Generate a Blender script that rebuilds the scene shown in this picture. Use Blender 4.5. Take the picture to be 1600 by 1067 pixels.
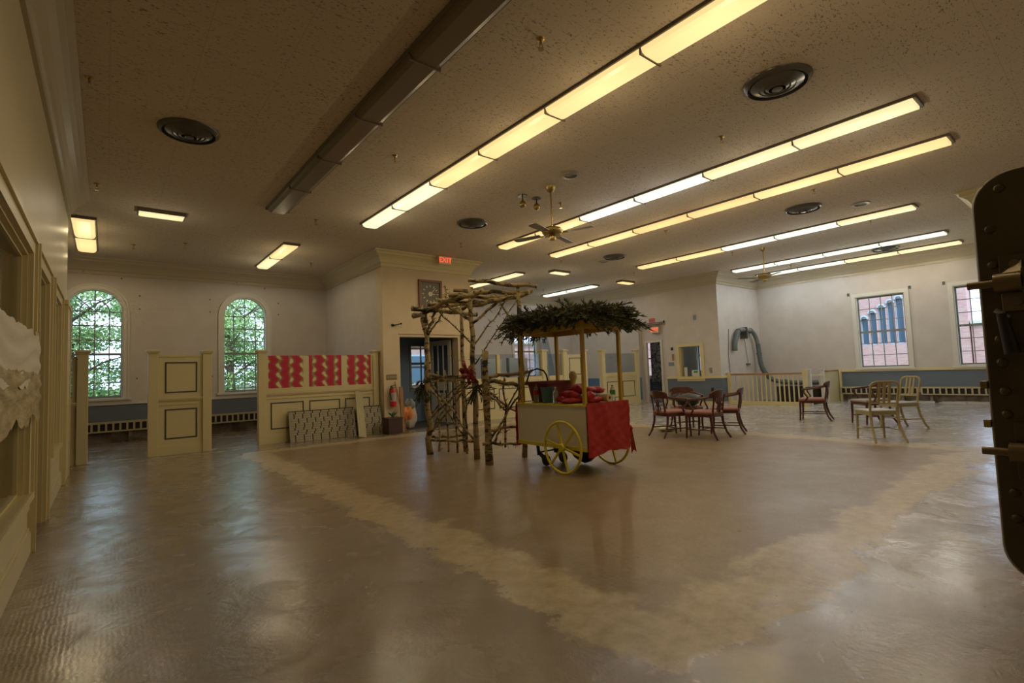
import bpy, math, random
from mathutils import Vector, Matrix
random.seed(11)
PI = math.pi
S = bpy.context.scene
C = S.collection
for o in list(bpy.data.objects): bpy.data.objects.remove(o)

# ---------------------------------------------------------------- camera, world, sun, exposure
cam = bpy.data.objects.new('camera', bpy.data.cameras.new('camera')); C.objects.link(cam)
cam.data.sensor_width = 36; cam.data.lens = 784.32/1600*36; cam.data.clip_start = .02; cam.data.clip_end = 300
yw, pt, rl = [math.radians(a) for a in (39.0227, 3.4612, -2.1046)]
def cam_axes():
    A = Vector((-math.sin(yw), 0, math.cos(yw))); B = Vector((math.cos(yw), 0, math.sin(yw))); U = Vector((0, -1, 0))
    P = Matrix(((1,0,0),(0,math.cos(pt),math.sin(pt)),(0,-math.sin(pt),math.cos(pt))))
    Q = Matrix(((math.cos(rl),-math.sin(rl),0),(math.sin(rl),math.cos(rl),0),(0,0,1)))
    M = Q@P; B = M@B; A = M@A; U = M@U
    return [Vector((B[i], A[i], U[i])) for i in range(3)]
r_, d_, f_ = cam_axes()
m = Matrix((r_, -d_, -f_)).transposed().to_4x4(); m.translation = (0, 0, 1.22)
cam.matrix_world = m
S.camera = cam
vs = S.view_settings
vs.view_transform = 'Standard'; vs.look = 'None'; vs.gamma = 1; vs.use_curve_mapping = False
vs.exposure = -0.16
SKY = 4.0; LAMP = 1.6; LAMP_W = 15; LAMP_UP = .33
w = bpy.data.worlds.new('world'); S.world = w; w.use_nodes = True
bg = w.node_tree.nodes['Background']; bg.inputs[0].default_value = (.64, .77, 1.0, 1); bg.inputs[1].default_value = SKY
sun = bpy.data.objects.new('sun', bpy.data.lights.new('sun', 'SUN')); C.objects.link(sun)
sun.data.energy = 4.0; sun.data.angle = .02; sun.data.color = (1, .95, .85)
sun.rotation_euler = Vector((-.45, -.5, .8)).to_track_quat('Z', 'Y').to_euler()

# ---------------------------------------------------------------- mesh helpers
RB = random.Random(99)
class MB:
    def __init__(s): s.v = []; s.f = []; s.mi = []; s.cur = 0
    def add(s, vs, fs):
        n = len(s.v); s.v += [tuple(q) for q in vs]; s.f += [tuple(i+n for i in q) for q in fs]; s.mi += [s.cur]*len(fs); return s
    def box(s, x0, x1, y0, y1, z0, z1):
        e = RB.uniform(0, .0004); x0 -= e; y0 -= e; x1 += e; y1 += e; z1 += e     # hair's breadth, so no two faces coincide
        return s.add([(x0,y0,z0),(x1,y0,z0),(x1,y1,z0),(x0,y1,z0),(x0,y0,z1),(x1,y0,z1),(x1,y1,z1),(x0,y1,z1)],
                     [(0,3,2,1),(4,5,6,7),(0,1,5,4),(1,2,6,5),(2,3,7,6),(3,0,4,7)])
    def obox(s, p, q, w, h, up=(0,0,1)):
        p = Vector(p); q = Vector(q); d = (q-p).normalized(); u = Vector(up)
        a = d.cross(u).normalized()*w/2; b = a.cross(d).normalized()*h/2
        return s.add([p-a-b,p+a-b,p+a+b,p-a+b,q-a-b,q+a-b,q+a+b,q-a+b],[(3,2,1,0),(4,5,6,7),(0,1,5,4),(1,2,6,5),(2,3,7,6),(3,0,4,7)])
    def tube(s, pts, r, n=8, closed=False):
        pts = [Vector(p) for p in pts]; k = len(pts)
        if not hasattr(r, '__len__'): r = [r]*k
        vs = []; prev = None
        for i, p in enumerate(pts):
            if closed: t = pts[(i+1) % k]-pts[i-1]
            else: t = pts[min(i+1,k-1)]-pts[max(i-1,0)]
            t.normalize()
            if prev is None:
                a = t.cross(Vector((0,0,1)) if abs(t.z) < .9 else Vector((1,0,0))).normalized()
            else: a = (prev-t*prev.dot(t)).normalized()
            prev = a; b = t.cross(a)
            vs += [p+(a*math.cos(2*PI*j/n)+b*math.sin(2*PI*j/n))*r[i] for j in range(n)]
        fs = []
        for i in range(k if closed else k-1):
            i2 = (i+1) % k
            fs += [(i*n+j, i*n+(j+1)%n, i2*n+(j+1)%n, i2*n+j) for j in range(n)]
        if not closed: fs += [tuple(range(n-1,-1,-1)), tuple((k-1)*n+j for j in range(n))]
        return s.add(vs, fs)
    def lathe(s, prof, c=(0,0,0), n=20, axis='z', cap=True):
        c = Vector(c); vs = []
        for r, h in prof:
            for j in range(n):
                a = 2*PI*j/n; x, y = r*math.cos(a), r*math.sin(a)
                vs.append(c+Vector({'z':(x,y,h),'x':(h,x,y),'y':(x,h,y)}[axis]))
        k = len(prof)
        fs = [(i*n+j, i*n+(j+1)%n, (i+1)*n+(j+1)%n, (i+1)*n+j) for i in range(k-1) for j in range(n)]
        if cap: fs += [tuple(range(n-1,-1,-1)), tuple((k-1)*n+j for j in range(n))]
        return s.add(vs, fs)
    def prism(s, poly, a0, a1, axis='y'):
        k = len(poly)
        def P(u, v, a): return {'y':(u,a,v),'x':(a,u,v),'z':(u,v,a)}[axis]
        vs = [P(u,v,a0) for u,v in poly]+[P(u,v,a1) for u,v in poly]
        fs = [tuple(range(k)), tuple(range(2*k-1,k-1,-1))]+[(i,(i+1)%k+0,(i+1)%k+k,i+k)[::-1] for i in range(k)]
        return s.add(vs, fs)
    def wall(s, axis, u0, u1, a0, a1, z0, z1, holes=()):
        # wall slab: runs along u (x if axis=='y'), thickness a0..a1, rectangular holes (u0,u1,z0,z1)
        us = sorted({u0,u1,*[h[0] for h in holes],*[h[1] for h in holes]}); us = [u for u in us if u0 <= u <= u1]
        zs = sorted({z0,z1,*[h[2] for h in holes],*[h[3] for h in holes]}); zs = [z for z in zs if z0 <= z <= z1]
        for i in range(len(us)-1):
            run = None
            for j in range(len(zs)-1):
                cu, cz = (us[i]+us[i+1])/2, (zs[j]+zs[j+1])/2
                solid = not any(h[0] < cu < h[1] and h[2] < cz < h[3] for h in holes)
                if solid: run = [zs[j] if run is None else run[0], zs[j+1]]
                if run and (not solid or j == len(zs)-2):
                    if axis == 'y': s.box(us[i],us[i+1],a0,a1,*run)
                    else: s.box(a0,a1,us[i],us[i+1],*run)
                    run = None
        return s

def rootloc(p):
    while p.parent: p = p.parent
    return Vector(p.location)
def obj(name, mb, mat, parent=None, smooth=False, bevel=0, **props):
    me = bpy.data.meshes.new(name)
    off = rootloc(parent) if parent else Vector((0,0,0))
    me.from_pydata([tuple(Vector(v)-off) for v in mb.v], [], mb.f)
    mats = mat if isinstance(mat, (list, tuple)) else [mat]
    for q in mats: me.materials.append(q)
    if len(mats) > 1: me.polygons.foreach_set('material_index', mb.mi)
    if smooth:
        me.polygons.foreach_set('use_smooth', [True]*len(me.polygons))
        if smooth != 'all' and hasattr(me, 'set_sharp_from_angle'): me.set_sharp_from_angle(angle=math.radians(40))
    me.update()
    o = bpy.data.objects.new(name, me); C.objects.link(o)
    if parent: o.parent = parent
    if bevel:
        b = o.modifiers.new('bevel', 'BEVEL'); b.width = bevel; b.segments = 2; b.limit_method = 'ANGLE'
    for k, v in props.items(): o[k] = v
    return o
def thing(name, label, cat, loc=(0,0,0), group=None):
    o = bpy.data.objects.new(name, None); C.objects.link(o); o.location = loc; o.empty_display_size = .1
    o['label'] = label; o['category'] = cat
    if group: o['group'] = group
    return o
def one(name, mb, mat, label, cat, group=None, **k):
    o = obj(name, mb, mat, **k); o['label'] = label; o['category'] = cat
    if group: o['group'] = group
    return o
def struct(name, mb, mat, parent=None, **k):
    o = obj(name, mb, mat, parent, **k)
    if not parent: o['kind'] = 'structure'
    return o
def dup(root, loc=None, rotz=None, label=None, group=None):
    r = root.copy(); C.objects.link(r)
    if loc is not None: r.location = loc
    if rotz is not None: r.rotation_euler = (0,0,rotz)
    if label: r['label'] = label
    if group: r['group'] = group
    for ch in list(root.children):
        c = ch.copy(); C.objects.link(c); c.parent = r
        for g in list(ch.children):
            e = g.copy(); C.objects.link(e); e.parent = c
    return r
def share(src, parent, loc):     # piece sharing mesh data
    o = src.copy(); C.objects.link(o); o.parent = parent; o.location = loc; return o

# ---------------------------------------------------------------- materials
def mat(name, col, rough=.6, metal=0, col2=None, scale=8, bump=0, bscale=60, emit=None, estr=0, trans=0, alpha=1, coat=0, spec=.5, stretch=None):
    M = bpy.data.materials.new(name); M.use_nodes = True; nt = M.node_tree; b = nt.nodes['Principled BSDF']
    N = nt.nodes.new; L = nt.links.new
    b.inputs['Base Color'].default_value = (*col, 1); b.inputs['Roughness'].default_value = rough; b.inputs['Metallic'].default_value = metal
    b.inputs['Transmission Weight'].default_value = trans; b.inputs['Alpha'].default_value = alpha; b.inputs['Coat Weight'].default_value = coat
    b.inputs['Specular IOR Level'].default_value = spec
    tc = N('ShaderNodeTexCoord'); co = tc.outputs['Object']
    if stretch:
        mp = N('ShaderNodeMapping'); mp.inputs['Scale'].default_value = stretch; L(co, mp.inputs[0]); co = mp.outputs[0]
    if col2:
        n = N('ShaderNodeTexNoise'); n.inputs['Scale'].default_value = scale; n.inputs['Detail'].default_value = 6; L(co, n.inputs['Vector'])
        r = N('ShaderNodeValToRGB'); r.color_ramp.elements[0].position = .35; r.color_ramp.elements[1].position = .65
        r.color_ramp.elements[0].color = (*col, 1); r.color_ramp.elements[1].color = (*col2, 1)
        L(n.outputs[0], r.inputs[0]); L(r.outputs[0], b.inputs['Base Color'])
    if bump:
        n = N('ShaderNodeTexNoise'); n.inputs['Scale'].default_value = bscale; n.inputs['Detail'].default_value = 4; L(co, n.inputs['Vector'])
        bp = N('ShaderNodeBump'); bp.inputs['Strength'].default_value = bump; bp.inputs['Distance'].default_value = .01
        L(n.outputs[0], bp.inputs['Height']); L(bp.outputs[0], b.inputs['Normal'])
    if emit:
        b.inputs['Emission Color'].default_value = (*emit, 1); b.inputs['Emission Strength'].default_value = estr
    return M

def ramp(nt, src, stops):
    r = nt.nodes.new('ShaderNodeValToRGB'); e = r.color_ramp.elements
    while len(e) < len(stops): e.new(.5)
    for q, (p, c) in zip(e, stops): q.position = p; q.color = (*c, 1)
    nt.links.new(src, r.inputs[0]); return r.outputs[0]
def mix(nt, fac, a, b, mode='MIX'):
    x = nt.nodes.new('ShaderNodeMix'); x.data_type = 'RGBA'; x.blend_type = mode
    for s, v in ((0, fac), (6, a), (7, b)):
        if hasattr(v, 'links'): nt.links.new(v, x.inputs[s])
        elif s == 0: x.inputs[0].default_value = v
        else: x.inputs[s].default_value = (*v, 1)
    return x.outputs[2]
def math_(nt, op, a, b=None, clamp=False):
    x = nt.nodes.new('ShaderNodeMath'); x.operation = op; x.use_clamp = clamp
    for i, v in enumerate((a, b)):
        if v is None: continue
        if hasattr(v, 'links'): nt.links.new(v, x.inputs[i])
        else: x.inputs[i].default_value = v
    return x.outputs[0]
def noise(nt, co, scale, detail=5, rough=.5, dist=0):
    n = nt.nodes.new('ShaderNodeTexNoise'); n.inputs['Scale'].default_value = scale; n.inputs['Detail'].default_value = detail
    n.inputs['Roughness'].default_value = rough; n.inputs['Distortion'].default_value = dist; nt.links.new(co, n.inputs['Vector']); return n.outputs[0]
def base(name, rough=.6):
    M = bpy.data.materials.new(name); M.use_nodes = True; nt = M.node_tree; b = nt.nodes['Principled BSDF']; b.inputs['Roughness'].default_value = rough
    tc = nt.nodes.new('ShaderNodeTexCoord'); return M, nt, b, tc.outputs['Object']

def floor_material():
    M, nt, b, co = base('scraped concrete floor', .4)
    sp = nt.nodes.new('ShaderNodeSeparateXYZ'); nt.links.new(co, sp.inputs[0]); X, Y = sp.outputs[0], sp.outputs[1]
    wob = math_(nt, 'MULTIPLY', math_(nt, 'SUBTRACT', noise(nt, co, 3.2, 8, .65), .5), .75)
    X2 = math_(nt, 'ADD', X, wob)
    wob2 = math_(nt, 'MULTIPLY', math_(nt, 'SUBTRACT', noise(nt, co, 2.1, 8, .65, .5), .5), .8)
    Y2 = math_(nt, 'ADD', Y, wob2)
    # signed distance inside the worn rectangle (old island of flooring)
    def rect(x0, x1, y0, y1):
        dx = math_(nt, 'MINIMUM', math_(nt, 'SUBTRACT', X2, x0), math_(nt, 'SUBTRACT', x1, X2))
        dy = math_(nt, 'MINIMUM', math_(nt, 'SUBTRACT', Y2, y0), math_(nt, 'SUBTRACT', y1, Y2))
        return math_(nt, 'MINIMUM', dx, dy)
    dist = rect(1.72, 8.95, 1.12, 9.75)
    grain = noise(nt, co, 28, 6, .7); big = noise(nt, co, .8, 5, .6, .6); mid = noise(nt, co, 4, 8, .65, .4)
    outer = mix(nt, math_(nt, 'MULTIPLY', ramp(nt, big, [(.35,(0,0,0)),(.65,(1,1,1))]), .8), (.235,.19,.135), (.25,.215,.175))
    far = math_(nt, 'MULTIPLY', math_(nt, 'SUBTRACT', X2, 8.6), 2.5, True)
    outer = mix(nt, far, outer, (.43,.41,.40))  # pale far floor, with daylight's bluish tint put into the colour
    outer = mix(nt, ramp(nt, mid, [(.45,(0,0,0)),(.75,(.55,.55,.55))]), outer, (.29,.23,.14))
    inner = mix(nt, ramp(nt, mid, [(.35,(0,0,0)),(.7,(1,1,1))]), (.235,.165,.092), (.29,.215,.13))
    inner = mix(nt, ramp(nt, grain, [(.4,(.35,.35,.35)),(.6,(0,0,0))]), inner, (.15,.10,.055))
    band = mix(nt, ramp(nt, noise(nt, co, 9, 9, .7), [(.38,(0,0,0)),(.62,(1,1,1))]), (.36,.28,.15), (.50,.41,.25))
    isin = math_(nt, 'MULTIPLY', math_(nt, 'SUBTRACT', dist, 0), 14, True)
    inband = math_(nt, 'MULTIPLY', math_(nt, 'SUBTRACT', dist, .38), 9, True)
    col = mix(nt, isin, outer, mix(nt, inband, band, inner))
    # two thin pale lines where the partitions stood
    for y0 in (10.28, 10.72):
        ln = math_(nt, 'LESS_THAN', math_(nt, 'ABSOLUTE', math_(nt, 'SUBTRACT', math_(nt, 'ADD', Y, math_(nt, 'MULTIPLY', wob, .08)), y0)), .035)
        ok = math_(nt, 'MULTIPLY', ln, math_(nt, 'LESS_THAN', X, 2.0))
        col = mix(nt, math_(nt, 'MULTIPLY', ok, .75), col, (.52,.47,.38))
    spk = ramp(nt, noise(nt, co, 14, 2, .5), [(.745,(0,0,0)),(.76,(1,1,1))])
    col = mix(nt, math_(nt, 'MULTIPLY', spk, .8), col, (.06,.045,.03))
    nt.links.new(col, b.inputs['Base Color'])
    rg = ramp(nt, noise(nt, co, 1.6, 7, .6, .8), [(.3,(.14,.14,.14)),(.7,(.34,.34,.34))])
    nt.links.new(mix(nt, math_(nt, 'MULTIPLY', isin, .35), rg, (.6,.6,.6)), b.inputs['Roughness'])
    # trowel combing ridges by the left wall, general unevenness
    wv = nt.nodes.new('ShaderNodeTexWave'); wv.bands_direction = 'X'; wv.inputs['Scale'].default_value = 14; wv.inputs['Distortion'].default_value = 3; wv.inputs['Detail'].default_value = 1
    nt.links.new(co, wv.inputs['Vector'])
    comb = math_(nt, 'MULTIPLY', wv.outputs[1], math_(nt, 'MULTIPLY', math_(nt, 'SUBTRACT', .45, X2), math_(nt, 'LESS_THAN', X2, .45)))
    h = math_(nt, 'ADD', math_(nt, 'MULTIPLY', mid, .9), math_(nt, 'ADD', math_(nt, 'MULTIPLY', comb, .05), math_(nt, 'MULTIPLY', grain, .12)))
    bp = nt.nodes.new('ShaderNodeBump'); bp.inputs['Strength'].default_value = .38; bp.inputs['Distance'].default_value = .03
    nt.links.new(h, bp.inputs['Height']); nt.links.new(bp.outputs[0], b.inputs['Normal'])
    b.inputs['Specular IOR Level'].default_value = .5
    cw = ramp(nt, noise(nt, co, 2.4, 8, .65, 1.2), [(.40,(.10,.10,.10)),(.58,(1,1,1))])
    nt.links.new(math_(nt, 'MULTIPLY', cw, math_(nt, 'SUBTRACT', .66, math_(nt, 'MULTIPLY', isin, .46))), b.inputs['Coat Weight']); b.inputs['Coat Roughness'].default_value = .17
    bp2 = nt.nodes.new('ShaderNodeBump'); bp2.inputs['Strength'].default_value = .13; bp2.inputs['Distance'].default_value = .03
    nt.links.new(h, bp2.inputs['Height']); nt.links.new(bp2.outputs[0], b.inputs['Coat Normal'])
    return M
def ceiling_material():
    M, nt, b, co = base('pitted acoustic ceiling', .9)
    mp = nt.nodes.new('ShaderNodeMapping'); mp.inputs['Scale'].default_value = (1, 2.4, 1); mp.inputs['Rotation'].default_value = (0,0,.5); nt.links.new(co, mp.inputs[0])
    f = noise(nt, mp.outputs[0], 30, 3, .65); patch = noise(nt, co, 1.1, 4, .6)
    col = mix(nt, patch, (.54,.45,.34), (.62,.53,.42))
    thr = math_(nt, 'ADD', f, math_(nt, 'MULTIPLY', patch, .16))
    fl = ramp(nt, thr, [(.68,(0,0,0)),(.725,(1,1,1))])
    col = mix(nt, math_(nt, 'MULTIPLY', fl, .8), col, (.10,.075,.05))
    sp = nt.nodes.new('ShaderNodeSeparateXYZ'); nt.links.new(co, sp.inputs[0])
    for k in (0, 1):
        q = math_(nt, 'ABSOLUTE', math_(nt, 'SUBTRACT', math_(nt, 'FRACT', math_(nt, 'DIVIDE', sp.outputs[k], .61)), .5))
        col = mix(nt, math_(nt, 'MULTIPLY', math_(nt, 'GREATER_THAN', q, .493), .22), col, (.2,.16,.12))
    nt.links.new(col, b.inputs['Base Color']); 
    bp = nt.nodes.new('ShaderNodeBump'); bp.inputs['Strength'].default_value = .25; bp.inputs['Distance'].default_value = .005; bp.invert = True
    nt.links.new(fl, bp.inputs['Height']); nt.links.new(bp.outputs[0], b.inputs['Normal'])
    return M
def birch_material():
    M, nt, b, co = base('birch bark', .7)
    mp = nt.nodes.new('ShaderNodeMapping'); mp.inputs['Scale'].default_value = (6, 6, 11); nt.links.new(co, mp.inputs[0])
    a = noise(nt, mp.outputs[0], 1.0, 7, .72, .8); c = noise(nt, co, 9, 6, .6)
    col = mix(nt, c, (.20,.14,.055), (.46,.36,.18))
    col = mix(nt, ramp(nt, a, [(.50,(0,0,0)),(.56,(1,1,1))]), col, (.03,.025,.014))
    nt.links.new(col, b.inputs['Base Color'])
    bp = nt.nodes.new('ShaderNodeBump'); bp.inputs['Strength'].default_value = .5; bp.inputs['Distance'].default_value = .006; nt.links.new(a, bp.inputs['Height']); nt.links.new(bp.outputs[0], b.inputs['Normal'])
    return M
def brick_material():
    M, nt, b, co = base('red brick', .9)
    mp = nt.nodes.new('ShaderNodeMapping'); mp.inputs['Rotation'].default_value = (PI/2, 0, PI/2); nt.links.new(co, mp.inputs[0])
    sp = nt.nodes.new('ShaderNodeSeparateXYZ'); nt.links.new(co, sp.inputs[0])
    cb = nt.nodes.new('ShaderNodeCombineXYZ'); nt.links.new(math_(nt,'ADD',sp.outputs[1],sp.outputs[0]), cb.inputs[0]); nt.links.new(sp.outputs[2], cb.inputs[1])
    t = nt.nodes.new('ShaderNodeTexBrick'); nt.links.new(cb.outputs[0], t.inputs[0]); t.inputs['Scale'].default_value = 1
    t.inputs['Brick Width'].default_value = .22; t.inputs['Row Height'].default_value = .08; t.inputs['Mortar Size'].default_value = .012
    t.inputs['Color1'].default_value = (.40,.20,.19,1); t.inputs['Color2'].default_value = (.47,.28,.27,1); t.inputs['Mortar'].default_value = (.36,.29,.29,1)
    nt.links.new(t.outputs[0], b.inputs['Base Color']); return M
def fabric_material():
    M, nt, b, co = base('red and gold patterned fabric', .55)
    sp = nt.nodes.new('ShaderNodeSeparateXYZ'); nt.links.new(co, sp.inputs[0])
    u = math_(nt, 'MULTIPLY', sp.outputs[0], 28); v = math_(nt, 'MULTIPLY', sp.outputs[2], 34)
    s1 = math_(nt, 'SINE', math_(nt, 'ADD', u, math_(nt, 'MULTIPLY', math_(nt, 'SINE', v), .55)))
    s1 = math_(nt, 'ADD', s1, math_(nt, 'MULTIPLY', math_(nt, 'SINE', math_(nt, 'ADD', math_(nt, 'MULTIPLY', v, 1.0), math_(nt, 'MULTIPLY', u, .5))), .35))
    s1 = math_(nt, 'ADD', s1, math_(nt, 'MULTIPLY', math_(nt, 'SUBTRACT', noise(nt, co, 22, 4, .7), .3), 1.1))
    col = ramp(nt, math_(nt, 'MULTIPLY', math_(nt, 'ADD', s1, 1), .42), [(0,(.42,.008,.035)),(.60,(.52,.014,.045)),(.66,(.24,.14,.04)),(.85,(.36,.24,.08)),(.97,(.70,.58,.30))])
    nt.links.new(col, b.inputs['Base Color']); return M
def curtain_material():
    M, nt, b, co = base('patterned curtain cloth', .9)
    col = mix(nt, ramp(nt, noise(nt, co, 9, 3, .6, 1.5), [(.45,(0,0,0)),(.55,(1,1,1))]), (.45,.40,.34), (.08,.07,.10))
    nt.links.new(col, b.inputs['Base Color']); return M
def glass_material(name, tint=(1,1,1), rough=0, alpha=.12):
    # thin pane: mostly clear with a real surface reflection
    M = bpy.data.materials.new(name); M.use_nodes = True; nt = M.node_tree; nt.nodes.clear()
    o = nt.nodes.new('ShaderNodeOutputMaterial'); t = nt.nodes.new('ShaderNodeBsdfTransparent'); g = nt.nodes.new('ShaderNodeBsdfGlossy'); x = nt.nodes.new('ShaderNodeMixShader')
    t.inputs[0].default_value = (*tint, 1); g.inputs['Roughness'].default_value = rough
    fr = nt.nodes.new('ShaderNodeFresnel'); fr.inputs[0].default_value = 1.5
    gm = nt.nodes.new('ShaderNodeNewGeometry'); nt.links.new(math_(nt, 'MULTIPLY', fr.outputs[0], math_(nt, 'SUBTRACT', 1.0, gm.outputs['Backfacing'])), x.inputs[0]); nt.links.new(t.outputs[0], x.inputs[1]); nt.links.new(g.outputs[0], x.inputs[2]); nt.links.new(x.outputs[0], o.inputs[0])
    return M

M_floor = floor_material(); M_ceil = ceiling_material(); M_birch = birch_material(); M_brick = brick_material(); M_fab = fabric_material(); M_curt = curtain_material()
M_cream = mat('cream painted plaster', (.60,.53,.33), .45, col2=(.63,.555,.36), scale=2)
M_paper = mat('beige wallpaper', (.51,.465,.42), .75, col2=(.55,.505,.465), scale=3, bump=.15, bscale=40)
M_tan = mat('tan painted wall', (.58,.47,.30), .7, col2=(.62,.51,.335), scale=3, bump=.1, bscale=30)
M_trim = mat('cream yellow trim paint', (.62,.53,.29), .4)
M_crown = mat('crown moulding paint', (.46,.40,.28), .4)
M_white = mat('white window paint', (.60,.58,.52), .45)
M_blue = mat('slate blue wainscot', (.115,.145,.18), .6)
M_navy = mat('dark blue grey vestibule wall', (.17,.24,.36), .3)
M_line = mat('dark grey moulding line', (.055,.06,.055), .5)
M_grille = mat('cream heater enamel', (.42,.36,.22), .5)
M_dark = mat('near black matt finish', (.025,.018,.013), .9)  # near black backing for heaters, slatted panels and the stairwell panel
M_rust = mat('raw dirty wall base', (.10,.06,.04), .95, col2=(.22,.19,.16), scale=6)
M_muntin = mat('grey window muntin', (.20,.21,.20), .5)
M_glass = glass_material('clear window glass', (.93,.96,.97))
M_pglass = glass_material('smoked partition glass', (.78,.82,.86), .03)
M_black = mat('black plastic', (.012,.012,.012), .4)
M_chrome = mat('brushed steel', (.5,.5,.5), .3, 1)
M_brass = mat('aged brass', (.45,.33,.13), .35, 1)
M_red = mat('red enamel', (.55,.02,.015), .35)
M_dwood = mat('dark mahogany', (.05,.012,.008), .28, col2=(.10,.024,.013), scale=5, stretch=(3,3,14), coat=.3)
M_seatred = mat('dusty rose seat leather', (.30,.13,.10), .5)
M_seatgrey = mat('worn grey seat vinyl', (.30,.29,.24), .5)
M_lwood = mat('pale worn chair metal', (.30,.25,.12), .4, col2=(.38,.33,.18), scale=6)
M_wood = mat('orange brown wood', (.36,.17,.06), .45)
M_mustard = mat('mustard yellow paint', (.50,.33,.035), .45)
M_yellow = mat('bright yellow paint', (.66,.56,.05), .4)
M_cart = mat('off white cart board', (.66,.62,.50), .5)
M_foil = mat('red plastic sheet', (.42,.006,.006), .30, bump=.5, bscale=4, coat=.25)
M_redcloth = mat('red velvet ribbon', (.38,.005,.010), .6)
M_maroon = mat('maroon crate plastic', (.16,.010,.012), .45)
M_bucket = mat('teal bucket plastic', (.06,.15,.20), .4)
M_fir = mat('dark green fir needles', (.045,.052,.020), .8, col2=(.095,.10,.042), scale=14)
M_twig = mat('dark brown twig', (.05,.028,.014), .8)
M_vent = mat('dark vent enamel', (.10,.09,.08), .28, .35)
M_ventl = mat('pale vent enamel', (.32,.29,.25), .4)
M_frame = mat('light fixture frame', (.16,.13,.10), .4)
M_vault = mat('bronze grey vault steel', (.125,.095,.05), .38, .3, col2=(.095,.073,.04), scale=3)
M_vaultl = mat('cast vault hardware', (.22,.17,.10), .4, .5)
M_duct = mat('grey blue flexible duct', (.10,.12,.125), .5)
M_concrete = mat('pale concrete', (.5,.48,.45), .9)
M_clear = mat('clear plastic bottle', (.75,.8,.8), .12, trans=.85)
M_green = mat('green bottle label', (.05,.30,.07), .4)
M_pot = mat('dark brown planter', (.06,.028,.02), .5)
M_plastic = mat('translucent plastic sheeting', (.50,.42,.33), .35, alpha=.9, bump=.6, bscale=12)
M_orange = mat('orange bag', (.70,.22,.05), .5)
M_kraft = mat('pale brown paper', (.48,.40,.24), .8, col2=(.33,.26,.14), scale=4, stretch=(1,1,5), bump=.7, bscale=10)
M_tape = mat('white paper lining', (.62,.58,.47), .8, bump=.6, bscale=8)
M_leaf = mat('green tree leaves', (.16,.30,.09), .6, col2=(.34,.50,.20), scale=2.5)
M_hedge = mat('dark hedge leaves', (.035,.10,.03), .7, col2=(.07,.16,.05), scale=3)
M_bark = mat('grey tree bark', (.12,.09,.07), .9)
M_grass = mat('mown lawn', (.08,.18,.04), .95, col2=(.12,.24,.06), scale=2)
M_mat_ = mat('charcoal door mat', (.05,.052,.055), .9)
M_board = mat('grey coated board', (.20,.23,.25), .5)
M_stone = mat('pale window stone', (.30,.38,.48), .7)
M_dglass = mat('blue tinted far glass', (.06,.11,.17), .3)
def lampmat(name, c, k): return mat(name, (.7,.65,.5), .35, emit=c, estr=LAMP*k)
L_warm = lampmat('lit diffuser warm', (1,.72,.30), .66)
L_amber = lampmat('lit diffuser amber', (1,.66,.24), .58)
L_pale = lampmat('lit diffuser pale yellow', (1,.87,.46), .62)
L_white = lampmat('lit diffuser white', (.93,1,.86), .70)
L_bright = lampmat('lit diffuser bright', (1,.90,.55), .75)
L_off = mat('unlit diffuser acrylic', (.17,.125,.07), .28, coat=.15)
L_exit = mat('lit exit letters', (.8,.1,.05), .4, emit=(1,.10,.05), estr=1.3)
L_exitf = mat('exit sign face', (.5,.36,.22), .4, emit=(1,.35,.2), estr=.12)

# ================================================================ STRUCTURE
ZC = 4.015; T = .16
XL = -.45; XR = 17.07; YF = 14.1; YC = 10.38; XM = 14.44
fl = MB()
for r in ((-6,14.9,-2.5,14.3),(14.9,17.3,-2.5,5.72),(14.9,17.3,7.75,14.3),(17.0,17.3,5.72,7.75)): fl.box(r[0],r[1],r[2],r[3],-.2,0)
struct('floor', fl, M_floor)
struct('ceiling', MB().box(-6,17.3,-2.5,14.3,ZC,ZC+.2), M_ceil)
# stairwell below the floor
stw = MB().box(14.9,17.0,5.72,7.75,-1.6,-1.5)
stw.box(14.8,14.9,5.62,7.85,-1.6,-.2); stw.box(14.9,17.1,5.62,5.72,-1.6,-.2); stw.box(14.9,17.1,7.75,7.85,-1.6,-.2); stw.box(17.0,17.1,5.72,7.75,-1.6,-.2)
struct('wall_stairwell', stw, M_paper)
st = MB()
for i in range(6): st.box(14.95+i*.28,14.95+(i+1)*.28,5.75,6.65,-1.5,-.2-.2*i)
struct('trim_1', st, M_wood)

# --- windows
def arch_pts(cx, zs, r, n=20, a0=0, a1=PI): return [(cx+r*math.cos(a0+(a1-a0)*i/n), zs+r*math.sin(a0+(a1-a0)*i/n)) for i in range(n+1)]
WZ0, WZS, WR = .97, 2.87, .50
def far_wall():
    cs = (-3.14, -.20, 2.74); r = WR
    holes = [(c-r,c+r,WZ0,WZS+r) for c in cs]; holes.append((11.5,12.62,1.0,2.9)); holes.append((7.35,8.5,.85,2.1))
    m = MB().wall('y', -6, 17.3, YF, YF+.22, -.2, ZC, holes)
    for c in cs:
        for sgn in (-1, 1):
            pts = [(c+sgn*r*math.cos(PI/2*i/10), WZS+r*math.sin(PI/2*i/10)) for i in range(11)]
            poly = pts+[(c+sgn*r, WZS+r)]
            if sgn < 0: poly = poly[::-1]
            m.prism(poly, YF, YF+.22, 'y')
    struct('wall_back', m, M_paper)
far_wall()
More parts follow.
